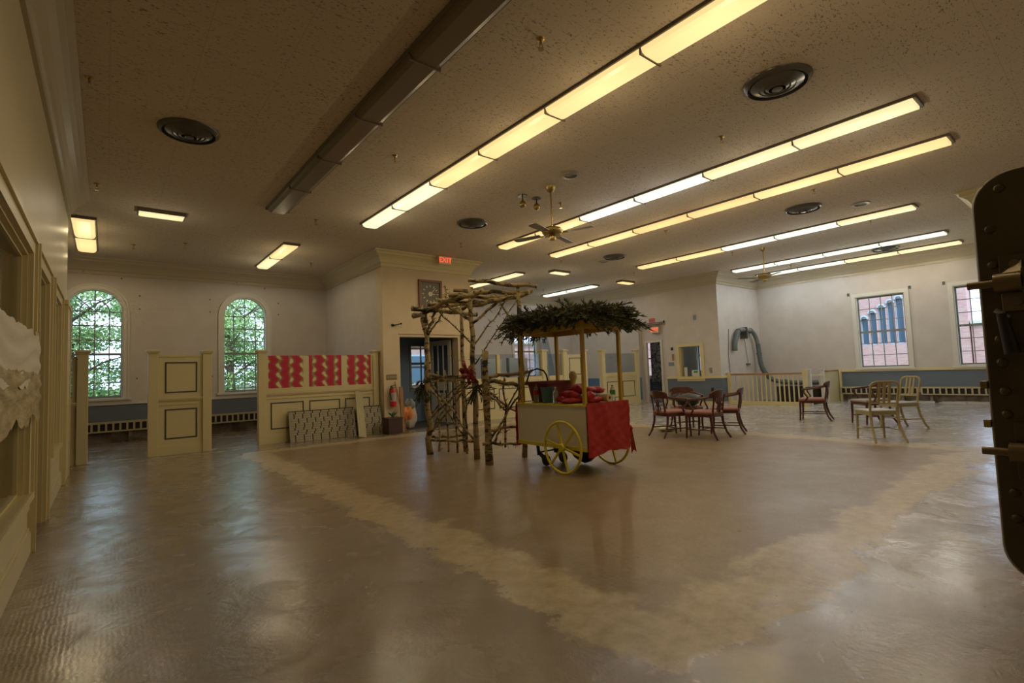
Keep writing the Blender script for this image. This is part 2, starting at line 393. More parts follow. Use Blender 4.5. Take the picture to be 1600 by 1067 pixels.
def arched_window(n, cx):
    r = WR; y = YF
    fr = MB()
    for (ra, rb, ya, yb) in ((r+.08, r-.005, y-.035, y+.0), (r+.105, r+.07, y-.05, y+.0), (r+.005, r-.035, y, y+.14)):
        o = [(cx+ra, WZ0)]+arch_pts(cx, WZS, ra)+[(cx-ra, WZ0)]; i = [(cx+rb, WZ0)]+arch_pts(cx, WZS, rb)+[(cx-rb, WZ0)]
        k = len(o); vs = [(u,ya,v) for u,v in o]+[(u,ya,v) for u,v in i]+[(u,yb,v) for u,v in o]+[(u,yb,v) for u,v in i]
        fs = []
        for j in range(k-1):
            fs += [(j,j+1,k+j+1,k+j),(2*k+j+1,2*k+j,3*k+j,3*k+j+1),(j+1,j,2*k+j,2*k+j+1),(k+j,k+j+1,3*k+j+1,3*k+j)]
        fr.add(vs, fs)
    fr.box(cx-r-.14,cx+r+.14,y-.09,y+.02,WZ0-.05,WZ0); fr.box(cx-r-.11,cx+r+.11,y-.03,y+.0,WZ0-.12,WZ0-.05)
    W = struct(f'window_{n}', fr, M_white)
    mu = MB(); yy = y+.10
    zr = [WZ0+.02+(WZS-WZ0-.02)*i/6 for i in range(7)]
    for z in zr: mu.box(cx-r, cx+r, yy-.012, yy+.012, z-(.026 if abs(z-zr[3])<.01 else .011), z+(.026 if abs(z-zr[3])<.01 else .011))
    mu.box(cx-r,cx+r,yy-.02,yy+.02,WZ0,WZ0+.05)
    for k in (-.5, 0, .5): mu.box(cx+k*r-.010, cx+k*r+.010, yy-.012, yy+.012, WZ0, WZS)
    for s in (-1,1): mu.box(cx+s*(r-.028)-.02, cx+s*(r-.028)+.02, yy-.02, yy+.02, WZ0, WZS)
    mu.tube([(u,yy,v) for u,v in arch_pts(cx, WZS, r*.5, 16)], .011, 4)
    for a in (PI/4, PI/2, 3*PI/4): mu.tube([(cx,yy,WZS),(cx+r*math.cos(a),yy,WZS+r*math.sin(a))], .011, 4)
    mu.tube([(u,yy,v) for u,v in arch_pts(cx, WZS, r-.02, 20)], .02, 4)
    obj('muntin', mu, M_muntin, W)
    # panes, each its own object
    xs = [cx+k*r for k in (-1,-.5,0,.5,1)]
    src = None
    for i in range(4):
        for j in range(6):
            if src is None:
                src = obj('pane', MB().box(0, r*.5, yy+.002, yy+.005, 0, zr[1]-zr[0]), M_glass, W); src.location = (xs[0],0,zr[0])
            else: share(src, W, (xs[i],0,zr[j]))
    for ra, rb in ((0, .5),(.5, 1)):
        for q in range(4):
            a0, a1 = q*PI/4, (q+1)*PI/4
            poly = arch_pts(cx, WZS, r*rb, 5, a0, a1)+(arch_pts(cx, WZS, r*ra, 5, a0, a1)[::-1] if ra else [(cx, WZS)])
            obj('pane', MB().prism(poly, yy+.002, yy+.005, 'y'), M_glass, W)
    return W
for n, c in ((1,-3.14),(2,-.20),(3,2.74)): arched_window(n, c)
def sash_window(n, axis, a, u0, u1, z0, z1, cols, rows, face=-1, case=.09, depth=.10):
    # rectangular double-hung window set in the wall plane "a"; face=-1: room is on the lower side
    def B(m, ua, ub, da, db, za, zb):
        lo, hi = sorted((a+da*-face, a+db*-face))
        if axis == 'x': m.box(lo, hi, ua, ub, za, zb)
        else: m.box(ua, ub, lo, hi, za, zb)
        return m
    fr = MB()
    B(fr,u0-case,u0+.01,-.035,0,z0,z1+case); B(fr,u1-.01,u1+case,-.035,0,z0,z1+case); B(fr,u0+.01,u1-.01,-.035,0,z1-.01,z1+case)
    B(fr,u0-case-.03,u1+case+.03,-.07,0,z0-.04,z0+.005)
    for ua, ub in ((u0,u0+.03),(u1-.03,u1)): B(fr,ua,ub,.0,.16,z0,z1)
    B(fr,u0,u1,0,.16,z1-.03,z1); B(fr,u0,u1,0,.16,z0,z0+.03)
    W = struct(f'window_{n}', fr, M_white)
    mu = MB(); d = depth
    us = [u0+.04+(u1-u0-.08)*i/cols for i in range(cols+1)]; zs = [z0+.04+(z1-z0-.08)*i/rows for i in range(rows+1)]
    for i, u in enumerate(us): t = .022 if i in (0,cols) else .009; B(mu,u-t,u+t,d-.015,d+.015,z0+.03,z1-.03)
    for i, z in enumerate(zs): t = .028 if i in (0,rows,rows//2) else .009; B(mu,u0+.03,u1-.03,d-.015,d+.015,z-t,z+t)
    obj('muntin', mu, M_muntin, W)
    src = None
    for i in range(cols):
        for j in range(rows):
            if src is None:
                m = MB(); lo, hi = sorted((a+(d+.002)*-face, a+(d+.005)*-face)); du, dz = us[1]-us[0], zs[1]-zs[0]
                (m.box(lo,hi,0,du,0,dz) if axis == 'x' else m.box(0,du,lo,hi,0,dz))
                src = obj('pane', m, M_glass, W); src.location = (0,us[0],zs[0]) if axis == 'x' else (us[0],0,zs[0])
            else: share(src, W, (0,us[i],zs[j]) if axis == 'x' else (us[i],0,zs[j]))
    return W
sash_window(4, 'y', YF, 11.5, 12.62, 1.0, 2.9, 4, 6)
sash_window(5, 'x', XR, 3.84, 5.02, .95, 3.03, 4, 6)
sash_window(6, 'x', XR, 1.66, 2.84, .95, 3.03, 4, 6)
sash_window(7, 'y', YF, 7.35, 8.5, .85, 2.1, 3, 2)

# --- walls
struct('wall_right', MB().wall('x', -2.5, 14.3, XR, XR+.22, -.2, ZC, [(3.84,5.02,.95,3.03),(1.66,2.84,.95,3.03),(12.06,13.2,.80,2.3),(9.3,10.2,.95,2.2)]), M_paper)
# office wall on the left with window and door openings
LW = [(-2.2,5.02,.46,2.22),(5.42,6.42,0,2.22),(6.98,8.05,.56,2.22)]
struct('wall_left', MB().wall('x', -2.5, 9.6, XL-.14, XL, 0, ZC, LW), M_cream)
struct('wall_office', MB().box(-6.2,-6,-2.5,14.3,0,ZC), M_paper)
struct('wall_front', MB().box(-6,17.3,-2.7,-2.5,0,ZC), M_paper)
struct('wall_vault', MB().box(3.9,11.53,-2.5,-.9,0,ZC).box(11.53,17.07,-2.5,1.5,0,ZC), M_paper)
# middle block with the vestibule
struct('wall_entry', MB().wall('y', 4.75, 7.12, YC, YC+.28, 0, ZC, [(5.10,6.78,0,2.17)]), M_tan)
struct('wall_entry_side', MB().box(4.75,4.9,YC+.28,YF,0,ZC).wall('x',YC+.28,YF,6.97,7.12,0,ZC,[(12.2,14.0,.5,2.3)]), M_paper)
vb = MB().wall('y', 4.9, 6.97, 12.0, 12.1, 0, ZC, [(6.25,6.86,.85,2.0)])
vb.box(4.9,4.96,YC+.28,12.0,0,ZC); vb.box(6.91,6.97,YC+.28,12.0,0,ZC); vb.box(4.96,6.91,YC+.28,12.0,2.6,2.7)
struct('wall_vestibule', vb, M_navy)
# wall with the service window and the niche with the inner doorway
struct('wall_middle', MB().wall('x', 7.85, YF, XM, XM+.18, 0, ZC, [(8.48,9.22,.80,1.82),(9.78,10.80,0,2.66)]), M_paper)
struct('wall_niche', MB().wall('x', 9.5, 11.0, XM+.18, XM+.26, 0, ZC, [(10.06,10.62,0,2.05)]), M_paper)
struct('wall_service', MB().box(XM+.18,XR,7.95,8.05,0,ZC), M_paper)
struct('wall_duct', MB().box(XM+.18,XR,7.85,7.95,0,ZC), M_paper)
struct('wall_stair_low', MB().box(16.22,17.07,5.58,5.70,0,.90), M_cream)
sash_window(8, 'x', XR, 12.06, 13.2, .80, 2.3, 3, 4, case=.06)
sash_window(12, 'x', XR, 9.3, 10.2, .95, 2.2, 3, 4, case=.06)
# --- crown mouldings
def crown_poly(p, size=.24):
    s = size
    return [(0,-.34),(.03,-.34),(.03,-.27),(.05,-.25),(.07,-.20),(.10,-.15),(.15,-.11),(.19,-.09),(.19,-.05),(.24,-.03),(.24,0),(0,0)]
def crown(n, axis, a, sgn, u0, u1, mitre0=0, mitre1=0, material=None):
    # profile runs along u; offset sgn*d from wall plane a; mitre lengthens (+) or shortens (-) the run with projection
    m = MB(); P = crown_poly(0); k = len(P); vs = []
    for u, mt, end in ((u0, mitre0, -1), (u1, mitre1, 1)):
        for d, z in P:
            uu = u+end*mt*d; aa = a+sgn*d
            vs.append((aa,uu,ZC+z) if axis == 'x' else (uu,aa,ZC+z))
    fs = [(i,(i+1)%k,(i+1)%k+k,i+k) for i in range(k)]+[tuple(range(k)), tuple(range(2*k-1,k-1,-1))]
    m.add(vs, fs)
    return struct(f'trim_{n}', m, material or M_crown)
crown(2,'x',XL,1,-2.5,9.6); crown(3,'y',YF,-1,-6,4.75,0,-1); crown(4,'x',4.75,-1,YC,YF,1,-1)
crown(5,'y',YC,-1,4.75,7.12,1,1,M_trim); crown(6,'x',7.12,1,YC,YF,1,-1); crown(7,'y',YF,-1,7.12,XM,-1,-1)
crown(8,'x',XM,-1,7.85,YF,1,-1); crown(9,'y',7.85,-1,XM,XR,1,-1); crown(10,'x',XR,-1,1.5,7.85,-1,-1)
crown(11,'y',1.5,1,11.53,XR,1,-1,M_trim); crown(12,'x',11.53,-1,-2.5,1.5,0,1,M_trim)
# --- wainscots, chair rails
bw = MB().box(-6,4.75,YF-.012,YF,.3,.82); struct('trim_13', bw, M_blue)
struct('trim_14', MB().box(-6,4.75,YF-.035,YF,.82,.88), M_white)
struct('trim_15', MB().box(XR-.012,XR,1.5,5.58,.42,.86), M_blue)
struct('trim_16', MB().box(XR-.04,XR,1.5,5.58,.86,.93), M_trim)
struct('trim_17', MB().box(XM-.012,XM,7.85,9.72,.10,.80).box(XM,XM+.3,7.838,7.85,.10,.80), M_blue)
struct('trim_18', MB().box(XM-.035,XM,7.83,9.74,.80,.87).box(XM-.035,XM+.3,7.815,7.85,.80,.87), M_trim)
struct('trim_19', MB().box(7.12,XM,YF-.012,YF,.1,.86).box(XM-.012,XM,10.75,YF,.1,.86), mat('sky blue wainscot', (.10,.19,.30), .6))
struct('baseboard_back', MB().box(-6,4.75,YF-.02,YF,0,.3), M_rust)
struct('baseboard_right', MB().box(XR-.02,XR,1.5,5.58,0,.28), M_rust)
struct('baseboard_middle', MB().box(XM-.02,XM,7.83,9.72,0,.10), M_trim)
struct('trim_20', MB().box(XR-.012,XR,8.05,14.08,.05,.72), M_blue)
bl = MB()
for a, b_ in ((-2.5,5.30),(6.54,8.62)): bl.box(XL,XL+.022,a,b_,0,.16); bl.box(XL,XL+.012,a,b_,.16,.185)
struct('baseboard_left', bl, M_cream)
# --- casings of the openings in the left wall, each one a trim of its own
def casing(n, y0, y1, z0, z1, sill):
    m = MB(); c = .12
    for a, b_ in ((y0-c,y0),(y1,y1+c)):
        m.box(XL,XL+.03,a,b_,max(z0-(.03 if sill else 0),0),z1+c); m.box(XL,XL+.048,a if a<y0 else b_-.03,a+.03 if a<y0 else b_,max(z0-(.03 if sill else 0),0),z1+c+.01)
    m.box(XL,XL+.03,y0,y1,z1,z1+c); m.box(XL,XL+.048,y0-c,y1+c,z1+c-.03,z1+c+.015)
    m.box(XL-.14,XL,y0-.001,y0+.02,z0,z1); m.box(XL-.14,XL,y1-.02,y1+.001,z0,z1); m.box(XL-.14,XL,y0,y1,z1-.02,z1)
    if not sill: m.box(XL-.09,XL-.05,y1-.045,y1-.02,z0,z1); m.box(XL-.09,XL-.05,y0+.02,y0+.045,z0,z1)
    if sill: m.box(XL-.14,XL+.05,y0-c,y1+c,z0-.03,z0+.015); m.box(XL,XL+.025,y0-c,y1+c,z0-.11,z0-.03)
    o = struct(f'trim_{n}', m, M_trim); return o
casing(21,*LW[0],True); casing(22,*LW[1],False); casing(23,*LW[2],True)
struct('trim_24', MB().box(XL,XL+.05,8.62,9.50,0,2.30).box(XL,XL+.065,8.58,9.54,2.30,2.36).box(XL+.05,XL+.062,8.62,8.70,0,2.30).box(XL+.05,XL+.062,9.42,9.50,0,2.30), M_trim)
for n, h in ((9,LW[0]),(10,LW[2])):
    W = struct(f'window_{n}', MB().box(XL-.07,XL-.03,h[0]+.02,h[0]+.04,h[2],h[3]).box(XL-.07,XL-.03,h[1]-.04,h[1]-.02,h[2],h[3]).box(XL-.07,XL-.03,h[0],h[1],h[3]-.04,h[3]-.02).box(XL-.07,XL-.03,h[0],h[1],h[2]+.015,h[2]+.03), M_trim)
    obj('pane', MB().box(XL-.054,XL-.050,h[0]+.04,h[1]-.04,h[2]+.02,h[3]-.03), M_glass, W)
# casing of entry door, service window and niche doorway
struct('trim_25', MB().box(5.10,5.16,YC+.02,YC+.28,0,2.17).box(6.72,6.78,YC+.02,YC+.28,0,2.17).box(5.10,6.78,YC+.02,YC+.28,2.11,2.17).box(5.10,6.78,YC-.012,YC,2.17,2.185), M_tan)
sv = MB()
for a, b_, z0, z1 in ((8.37,8.48,.72,1.90),(9.22,9.33,.72,1.90),(8.48,9.22,1.82,1.90),(8.37,9.33,.72,.80)): sv.box(XM-.045,XM,a,b_,z0,z1)
sv.box(XM,XM+.18,8.48,8.50,.8,1.82); sv.box(XM,XM+.18,9.20,9.22,.8,1.82); sv.box(XM-.09,XM+.18,8.40,9.30,.785,.805)
W11 = struct('window_11', sv, M_trim); obj('pane', MB().box(XM+.10,XM+.105,8.5,9.2,.81,1.82), M_glass, W11)
nd = MB()
for a, b_ in ((9.98,10.06),(10.62,10.70)): nd.box(XM+.16,XM+.18,a,b_,0,2.12)
nd.box(XM+.16,XM+.18,10.06,10.62,2.05,2.12)
struct('trim_26', nd, M_white)

# ================================================================ OUTSIDE
struct('ground', MB().box(-30,60,14.32,60,-.6,-.5).box(17.3,60,-30,14.32,-.6,-.5), M_grass)
def leafmass(m, c, rad, n, size):
    for _ in range(n):
        while True:
            p = Vector((random.uniform(-1,1),random.uniform(-1,1),random.uniform(-1,1)))
            if p.length < 1: break
        q = Vector((c[0]+p.x*rad[0],c[1]+p.y*rad[1],c[2]+p.z*rad[2]))
        a = Vector((random.gauss(0,1),random.gauss(0,1),random.gauss(0,1))).normalized()*size*random.uniform(.6,1.3)
        b = a.cross(Vector((random.gauss(0,1),random.gauss(0,1),random.gauss(0,1)))).normalized()*size*.5
        m.add([q-a,q-b,q+a,q+b],[(0,1,2,3)])
def tree(name, x, y, h, label, seed, n=15000):
    random.seed(seed)
    t = thing(name, label, 'tree', (x,y,-.5), 'trees outside the arched windows')
    tr = MB().tube([(x,y,-.5),(x+.1,y,1.2),(x,y+.1,h*.6),(x+.05,y,h*.9)], [.16,.13,.09,.03], 8)
    for k in range(7):
        a = k*2.4; z = h*(.3+.08*k); tr.tube([(x,y,z),(x+math.cos(a)*.8,y+math.sin(a)*.8,z+.6),(x+math.cos(a)*1.6,y+math.sin(a)*1.6,z+.9)],[.05,.03,.01],5)
    obj('trunk', tr, M_bark, t)
    lm = MB()
    for k in range(44):
        a = random.uniform(0,2*PI); rr = random.uniform(0,1.9)
        leafmass(lm, (x+rr*math.cos(a), y+rr*math.sin(a), random.uniform(h*.12,h)), (.80,.80,.30), n//44, .055)
    o = obj('foliage', lm, M_leaf, t); o['kind'] = 'stuff'
tree('leafy_tree', -3.2, 19.5, 5.0, 'leafy green tree outside the arched window behind the office glass', 1)
tree('leafy_tree', -.9, 20.5, 4.6, 'leafy green tree seen through the left half of the left arched window', 2)
tree('leafy_tree', 1.3, 22.5, 5.6, 'tall leafy tree between the two arched windows, farther from the building', 3)
tree('leafy_tree', 3.3, 19.8, 4.4, 'bright green tree filling the right arched window', 4)
tree('leafy_tree', 5.6, 21.5, 5.2, 'leafy green tree right of the right arched window', 5)
random.seed(5)
hd = MB()
for i in range(40): leafmass(hd, (-8+i*.42, 16.3, .25), (.4,.35,1.0), 260, .06)
o = one('clipped_hedge', hd, M_hedge, 'low dark green hedge running below the arched windows outside', 'hedge'); o['kind'] = 'stuff'
one('garden_wall', MB().box(-10,9,23.8,24.1,-.5,1.0).box(-10,9,23.75,24.15,1.0,1.1), M_concrete, 'pale low wall beyond the hedge outside the arched windows', 'wall')

def brick_building(x0, x1, y0, y1, z1, label, wins):
    t = thing('brick_building', label, 'building', ((x0+x1)/2,(y0+y1)/2,-.5))
    holes = []
    m = MB().wall('x', y0, y1, x0, x0+.5, -.5, z1, [(a-.35*s,a+.35*s,za,zb) for a,za,zb,s in wins])
    m.box(x0+.5,x0+1,y0,y1,-.5,z1); m.box(x0+1,x1,y0+1.6,y1,-.5,z1)
    obj('wall', m, M_brick, t)
    for a, za, zb, s in wins:
        f = MB()
        hw = .35*s
        f.box(x0+.12,x0+.22,a-hw,a-hw+.03,za,zb); f.box(x0+.12,x0+.22,a+hw-.03,a+hw,za,zb); f.box(x0+.12,x0+.22,a-hw,a+hw,za,za+.06)
        f.tube([(x0-.02,u,v) for u,v in arch_pts(a, zb-hw*.2, hw, 10)], .045, 6)
        wf = obj('window', f, M_stone, t); obj('pane', MB().box(x0+.18,x0+.2,a-hw+.03,a+hw-.03,za+.06,zb), M_dglass, wf)
    obj('roof', MB().box(x0-.1,x0+1,y0,y1,z1,z1+.2).box(x0+1,x1,y0+1.6,y1,z1,z1+.2), M_concrete, t)
# neighbours beyond the right wall and beyond the alcove
brick_building(30, 38, 4.55, 22, 14, 'tall red brick building with narrow arched windows outside the wide right window',
    [(8.50,1.9,3.25,.45),(8.14,1.9,3.52,.45),(7.74,1.9,3.75,.45),(7.37,1.9,3.95,.45),(7.02,1.9,4.10,.45),(6.64,1.9,4.2,.45)])
brick_building(30.2, 36, -8, 4.5, 2.55, 'low plain brick building in the lower half of the window beside the vault door', [(1.2,1.0,2.0,.9)])
def low_building(x0,x1,y0,y1,z1,label):
    t = thing('brick_building', label, 'building', ((x0+x1)/2,(y0+y1)/2,-.5))
    obj('wall', MB().box(x0,x1,y0,y1,-.5,z1), M_brick, t); obj('roof', MB().box(x0-.2,x1+.2,y0-.2,y1+.2,z1,z1+.2), M_concrete, t)
    for k in range(4):
        w_ = obj('window', MB().box(x0+1.5+k*3,x0+1.6+k*3,y0-.05,y0,.8,2.4).box(x0+2.6+k*3,x0+2.7+k*3,y0-.05,y0,.8,2.4).box(x0+1.5+k*3,x0+2.7+k*3,y0-.05,y0,2.4,2.5), M_stone, t)
        obj('pane', MB().box(x0+1.6+k*3,x0+2.6+k*3,y0-.03,y0-.01,.8,2.4), M_dglass, w_)
low_building(10, 30, 28, 34, 3.2, 'low red brick building seen through the alcove window behind the cart')

# ================================================================ CEILING LIGHTS
def strip(x0, x1, y0, nseg, mats, label, L=1.2192, group='long fluorescent ceiling lights', axis='y', name='fluorescent_strip', drop=.08):
    y1 = y0+L*nseg; t = thing(name, label, 'ceiling light', ((x0+x1)/2,(y0+y1)/2,ZC), group)
    w_ = x1-x0; fr = MB()
    zb = ZC-.03
    def P(x, y, z): return (x,y,z) if axis == 'y' else (y-y0+x0h, x-x0+y0h, z)
    x0h, y0h = x0, y0
    fr.box(x0-.018,x0,y0,y1,zb,ZC); fr.box(x1,x1+.018,y0,y1,zb,ZC); fr.box(x0-.025,x1+.025,y0-.03,y0,zb-.01,ZC); fr.box(x0-.025,x1+.025,y1,y1+.03,zb-.01,ZC)
    obj('frame', fr, M_frame, t)
    prof = [(x0,zb+.01),(x0+.02,ZC-drop+.015),(x0+.06,ZC-drop),(x1-.06,ZC-drop),(x1-.02,ZC-drop+.015),(x1,zb+.01)]
    for k in range(nseg):
        a, b_ = y0+k*L+.006, y0+(k+1)*L-.006
        m = MB(); n = len(prof); vs = [(x,a,z) for x,z in prof]+[(x,b_,z) for x,z in prof]
        fs = [(i,i+1,n+i+1,n+i) for i in range(n-1)]+[(n-1,0,n,2*n-1)]+[tuple(range(n-1,-1,-1)),tuple(range(n,2*n))]
        m.add(vs, fs); obj('diffuser', m, mats[k], t)
        if mats[k] != L_off: lamp((x0+x1)/2, (a+b_)/2, mats[k])
        if k: obj('divider', MB().box(x0,x1,y0+k*L-.008,y0+k*L+.008,ZC-drop-.008,ZC), M_frame, t)
    return t
LAMPCOL = {'warm':(1,.77,.44), 'amber':(1,.73,.38), 'pale':(1,.88,.66), 'white':(.90,.97,1), 'bright':(1,.84,.56)}
def lamp(x, y, mt, k=1):
    # lamps added to boost the dim diffusers: one small downlight and one weak all-round light per four foot section
    c = next(v for q, v in LAMPCOL.items() if q in mt.name)
    for kind, e in (('SPOT', LAMP_W*k), ('POINT', LAMP_W*LAMP_UP*k)):
        l = bpy.data.lights.new('added_lamp', kind); l.energy = e; l.color = c; l.shadow_soft_size = 0
        if kind == 'SPOT': l.spot_size = math.radians(172); l.spot_blend = .25
        o = bpy.data.objects.new('added_lamp', l); C.objects.link(o); o.location = (x, y, ZC-.11 if kind == 'SPOT' else ZC-.55)
W_, A_, P_, H_, B_, O_ = L_warm, L_amber, L_pale, L_white, L_bright, L_off
strip(2.0,2.31,-1.15,8,[O_]*8,'unlit brown fluorescent strip, the leftmost long ceiling light')
strip(3.58,3.88,-1.15,8,[W_,W_,W_,W_,W_,W_,B_,B_],'lit yellow fluorescent strip second from the left, running out of the top')
strip(6.68,6.98,1.29,6,[P_,P_,H_,H_,W_,W_],'lit fluorescent strip above the ceiling fan, white in its middle sections')
strip(8.23,8.53,1.29,6,[W_,W_,A_,A_,W_,W_],'lit amber fluorescent strip just right of the one above the fan')
strip(11.38,11.68,2.34,5,[P_,H_,H_,W_,W_],'lit fluorescent strip with three whiter and two amber sections beyond the amber strip')
strip(14.45,14.75,2.45,4,[H_,H_,H_,H_],'lit cool white fluorescent strip second from the window wall')
strip(16.0,16.3,2.45,4,[P_,P_,H_,H_],'lit fluorescent strip nearest the right window wall')
strip(-.47,-.17,10.65,2,[W_,W_],'short lit amber light close to the end of the left wall',group='short ceiling lights in the alcoves')
strip(2.8,3.08,10.7,2,[W_,P_],'short lit light in front of the right arched window',group='short ceiling lights in the alcoves')
strip(8.92,9.2,10.7,2,[P_,P_],'short lit light behind the twig arbor',group='short ceiling lights in the alcoves')
strip(12.5,12.8,11.1,2,[H_,H_],'short cool white light above the fir covered cart roof',group='short ceiling lights in the alcoves')
def square_light(x0,x1,y0,y1,label,m): 
    t = thing('ceiling_light', label, 'ceiling light', ((x0+x1)/2,(y0+y1)/2,ZC), 'small ceiling lights')
    obj('frame', MB().box(x0-.02,x0,y0,y1,ZC-.06,ZC).box(x1,x1+.02,y0,y1,ZC-.06,ZC).box(x0-.02,x1+.02,y0-.02,y0,ZC-.06,ZC).box(x0-.02,x1+.02,y1,y1+.02,ZC-.06,ZC), M_frame, t)
    obj('diffuser', MB().box(x0,x1,y0,y1,ZC-.085,ZC), m, t, bevel=.02); lamp((x0+x1)/2,(y0+y1)/2,m,.6)
square_light(.38,.98,9.63,9.86,'small lit rectangular light left of the fan side, above the left partitions',P_)
square_light(9.66,10.24,9.92,10.14,'small lit rectangular light beyond the round vent past the fan',P_)
square_light(12.75,13.35,10.05,10.27,'small lit amber light above the fir branches, nearest the service window wall',W_)

lamp(15.9, 11.2, L_white, .8)     # unseen lamp added to brighten the room behind the service window
# ================================================================ CEILING FITTINGS
def vent(x, y, R, label):
    t = thing('round_vent', label, 'ceiling vent', (x,y,ZC), 'round air vents in the ceiling')
    obj('back_plate', MB().lathe([(R*.92,ZC-.006),(R*.92,ZC)],(x,y,0),28), M_black, t)
    obj('rim', MB().lathe([(R*.86,ZC-.012),(R*.88,ZC-.045),(R,ZC-.02),(R*1.02,ZC),(R*.86,ZC)],(x,y,0),32,cap=False), M_vent, t, smooth=True)
    for k, q in enumerate((.66,.48,.30)):
        obj('cone_ring', MB().lathe([(R*q*.80,ZC-.045-.012*k),(R*q*.84,ZC-.055-.012*k),(R*(q+.12),ZC-.03-.008*k),(R*(q+.12),ZC-.02-.008*k),(R*q*.80,ZC-.045-.012*k)],(x,y,0),28,cap=False), M_vent, t, smooth=True)
    obj('hub', MB().lathe([(.001,ZC-.085),(R*.16,ZC-.08),(R*.17,ZC-.04)],(x,y,0),16), M_vent, t, smooth=True)
vent(5.19,2.05,.31,'large round black vent at the right, beside the near end of the amber strip')
vent(.69,6.39,.29,'round black vent left of the unlit strip, above the left side floor')
vent(5.28,7.55,.29,'round black vent left of the ceiling fan, between the strips')
vent(9.89,3.61,.30,'round dark vent beyond the near ends of the amber strip')
vent(9.89,8.0,.28,'small looking dark vent right of the small rectangular light past the fan')
vent(15.44,3.79,.30,'farthest dark vent between the two strips at the window wall')
def disc(x, y, R, label):
    t = thing('ceiling_speaker', label, 'ceiling speaker', (x,y,ZC), 'small round ceiling grilles')
    obj('ring', MB().lathe([(R*.6,ZC-.012),(R*.65,ZC-.025),(R*.95,ZC-.018),(R,ZC)],(x,y,0),24,cap=False), M_ventl, t, smooth=True)
    obj('grille', MB().lathe([(.001,ZC-.014),(R*.6,ZC-.012),(R*.6,ZC)],(x,y,0),20), M_vent, t)
disc(5.17,4.9,.14,'small round pale grille near the ceiling fan rod'); disc(10.55,2.9,.15,'small round pale grille right of the dark vent'); disc(10.1,8.55,.13,'small round grille beyond the fan, under the dark vent')
sp_pts = [(2.83,2.96),(-.14,5.75),(-.12,8.8),(2.83,5.72),(5.87,3.0),(2.84,8.85),(.4,12.3),(1.21,11.7),(5.9,5.85),(5.9,8.9),(8.95,5.88),(8.98,3.1),(12.2,6.15),(11.98,3.15),(15.4,6.05),(9.05,9.05),(10.0,12.7),(11.7,12.6),(12.1,9.1),(3.82,12.3),(3.12,13.35)]
SPN = ['between the top of the unlit and lit strips','beside the crown of the left wall, nearest the top','close to the end of the left wall crown','between the unlit and yellow strips, left of the vent','left of the large round vent, near the centre','at the far end between the unlit and yellow strips','above the wall between the arched windows','near the short light, above the partitions','just right of the fan rod','before the entry block crown','between the amber strip and the one beyond it','right of the far middle vent','before the short wall beyond the amber strip','between the right hand strips, near their ends','beside the far fan','between the strips past the clock wall','above the arbor top','above the fir roof, left one','above the middle wall crown','above the side wall of the entry block','over the end of the light by the right arched window']
sp0 = None
for i, (x, y) in enumerate(sp_pts):
    if sp0 is None:
        sp0 = thing('fire_sprinkler', 'fire sprinkler head '+SPN[i], 'sprinkler', (x,y,ZC), 'sprinkler heads in the ceiling')
        obj('escutcheon', MB().lathe([(.028,-.012),(.038,-.004),(.04,0)],(x,y,ZC),14), M_brass, sp0, smooth=True)
        obj('body', MB().lathe([(.011,-.05),(.014,-.012)],(x,y,ZC),10).tube([(x-.016,y,ZC-.05),(x-.018,y,ZC-.065),(x,y,ZC-.085)],.0035,5).tube([(x+.016,y,ZC-.05),(x+.018,y,ZC-.065),(x,y,ZC-.085)],.0035,5), M_brass, sp0)
        obj('deflector', MB().lathe([(.026,-.092),(.026,-.088)],(x,y,ZC),12), M_brass, sp0)
    else: dup(sp0, (x,y,ZC), i*1.3, 'fire sprinkler head '+SPN[i])
for x, y, lb in ((5.13,5.93,'left globe of the pair of small ceiling spotlights by the fan'),(5.40,5.90,'right globe of the pair of small ceiling spotlights by the fan')):
    t = thing('globe_spotlight', lb, 'spotlight', (x,y,ZC), 'globe spotlights by the fan')
    obj('mount', MB().lathe([(.075,-.012),(.08,0)],(x,y,ZC),16).lathe([(.012,-.09),(.012,-.012)],(x,y,ZC),8), M_vent, t)
    obj('globe', MB().lathe([(.004,-.20),(.035,-.19),(.052,-.165),(.056,-.14),(.045,-.11),(.025,-.09),(.01,-.085)],(x,y,ZC),16), M_brass, t, smooth='all')
def fan(x, y, zr, rot, label):
    t = thing('ceiling_fan', label, 'ceiling fan', (x,y,ZC), 'ceiling fans')
    z = zr
    obj('canopy', MB().lathe([(.02,ZC-.09),(.05,ZC-.07),(.075,ZC-.02),(.08,ZC)],(x,y,0),18), M_brass, t, smooth=True)
    obj('rod', MB().lathe([(.013,z+.06),(.013,ZC-.05)],(x,y,0),10), M_brass, t, smooth=True)
    obj('motor', MB().lathe([(.05,z-.06),(.12,z-.05),(.155,z-.01),(.16,z+.03),(.13,z+.06),(.05,z+.075),(.02,z+.09)],(x,y,0),24), M_brass, t, smooth=True)
    obj('switch_cap', MB().lathe([(.01,z-.13),(.045,z-.12),(.055,z-.09),(.05,z-.06)],(x,y,0),16), M_brass, t, smooth=True)
    for k in range(4):
        a = rot+k*PI/2; c, s = math.cos(a), math.sin(a)
        bld = obj('blade', MB().add([(x+c*u-s*v, y+s*u+c*v, z-.03+v*.12+dz) for dz in (0,.008) for u,v in ((.20,-.055),(.62,-.07),(.66,-.04),(.66,.04),(.62,.07),(.20,.055))],
            [(5,4,3,2,1,0),(6,7,8,9,10,11)]+[(i,(i+1)%6,(i+1)%6+6,i+6) for i in range(6)]), M_ventl, t)
        obj('blade_arm', MB().obox((x+c*.13,y+s*.13,z-.035),(x+c*.26,y+s*.26,z-.034),.035,.008), M_brass, bld)
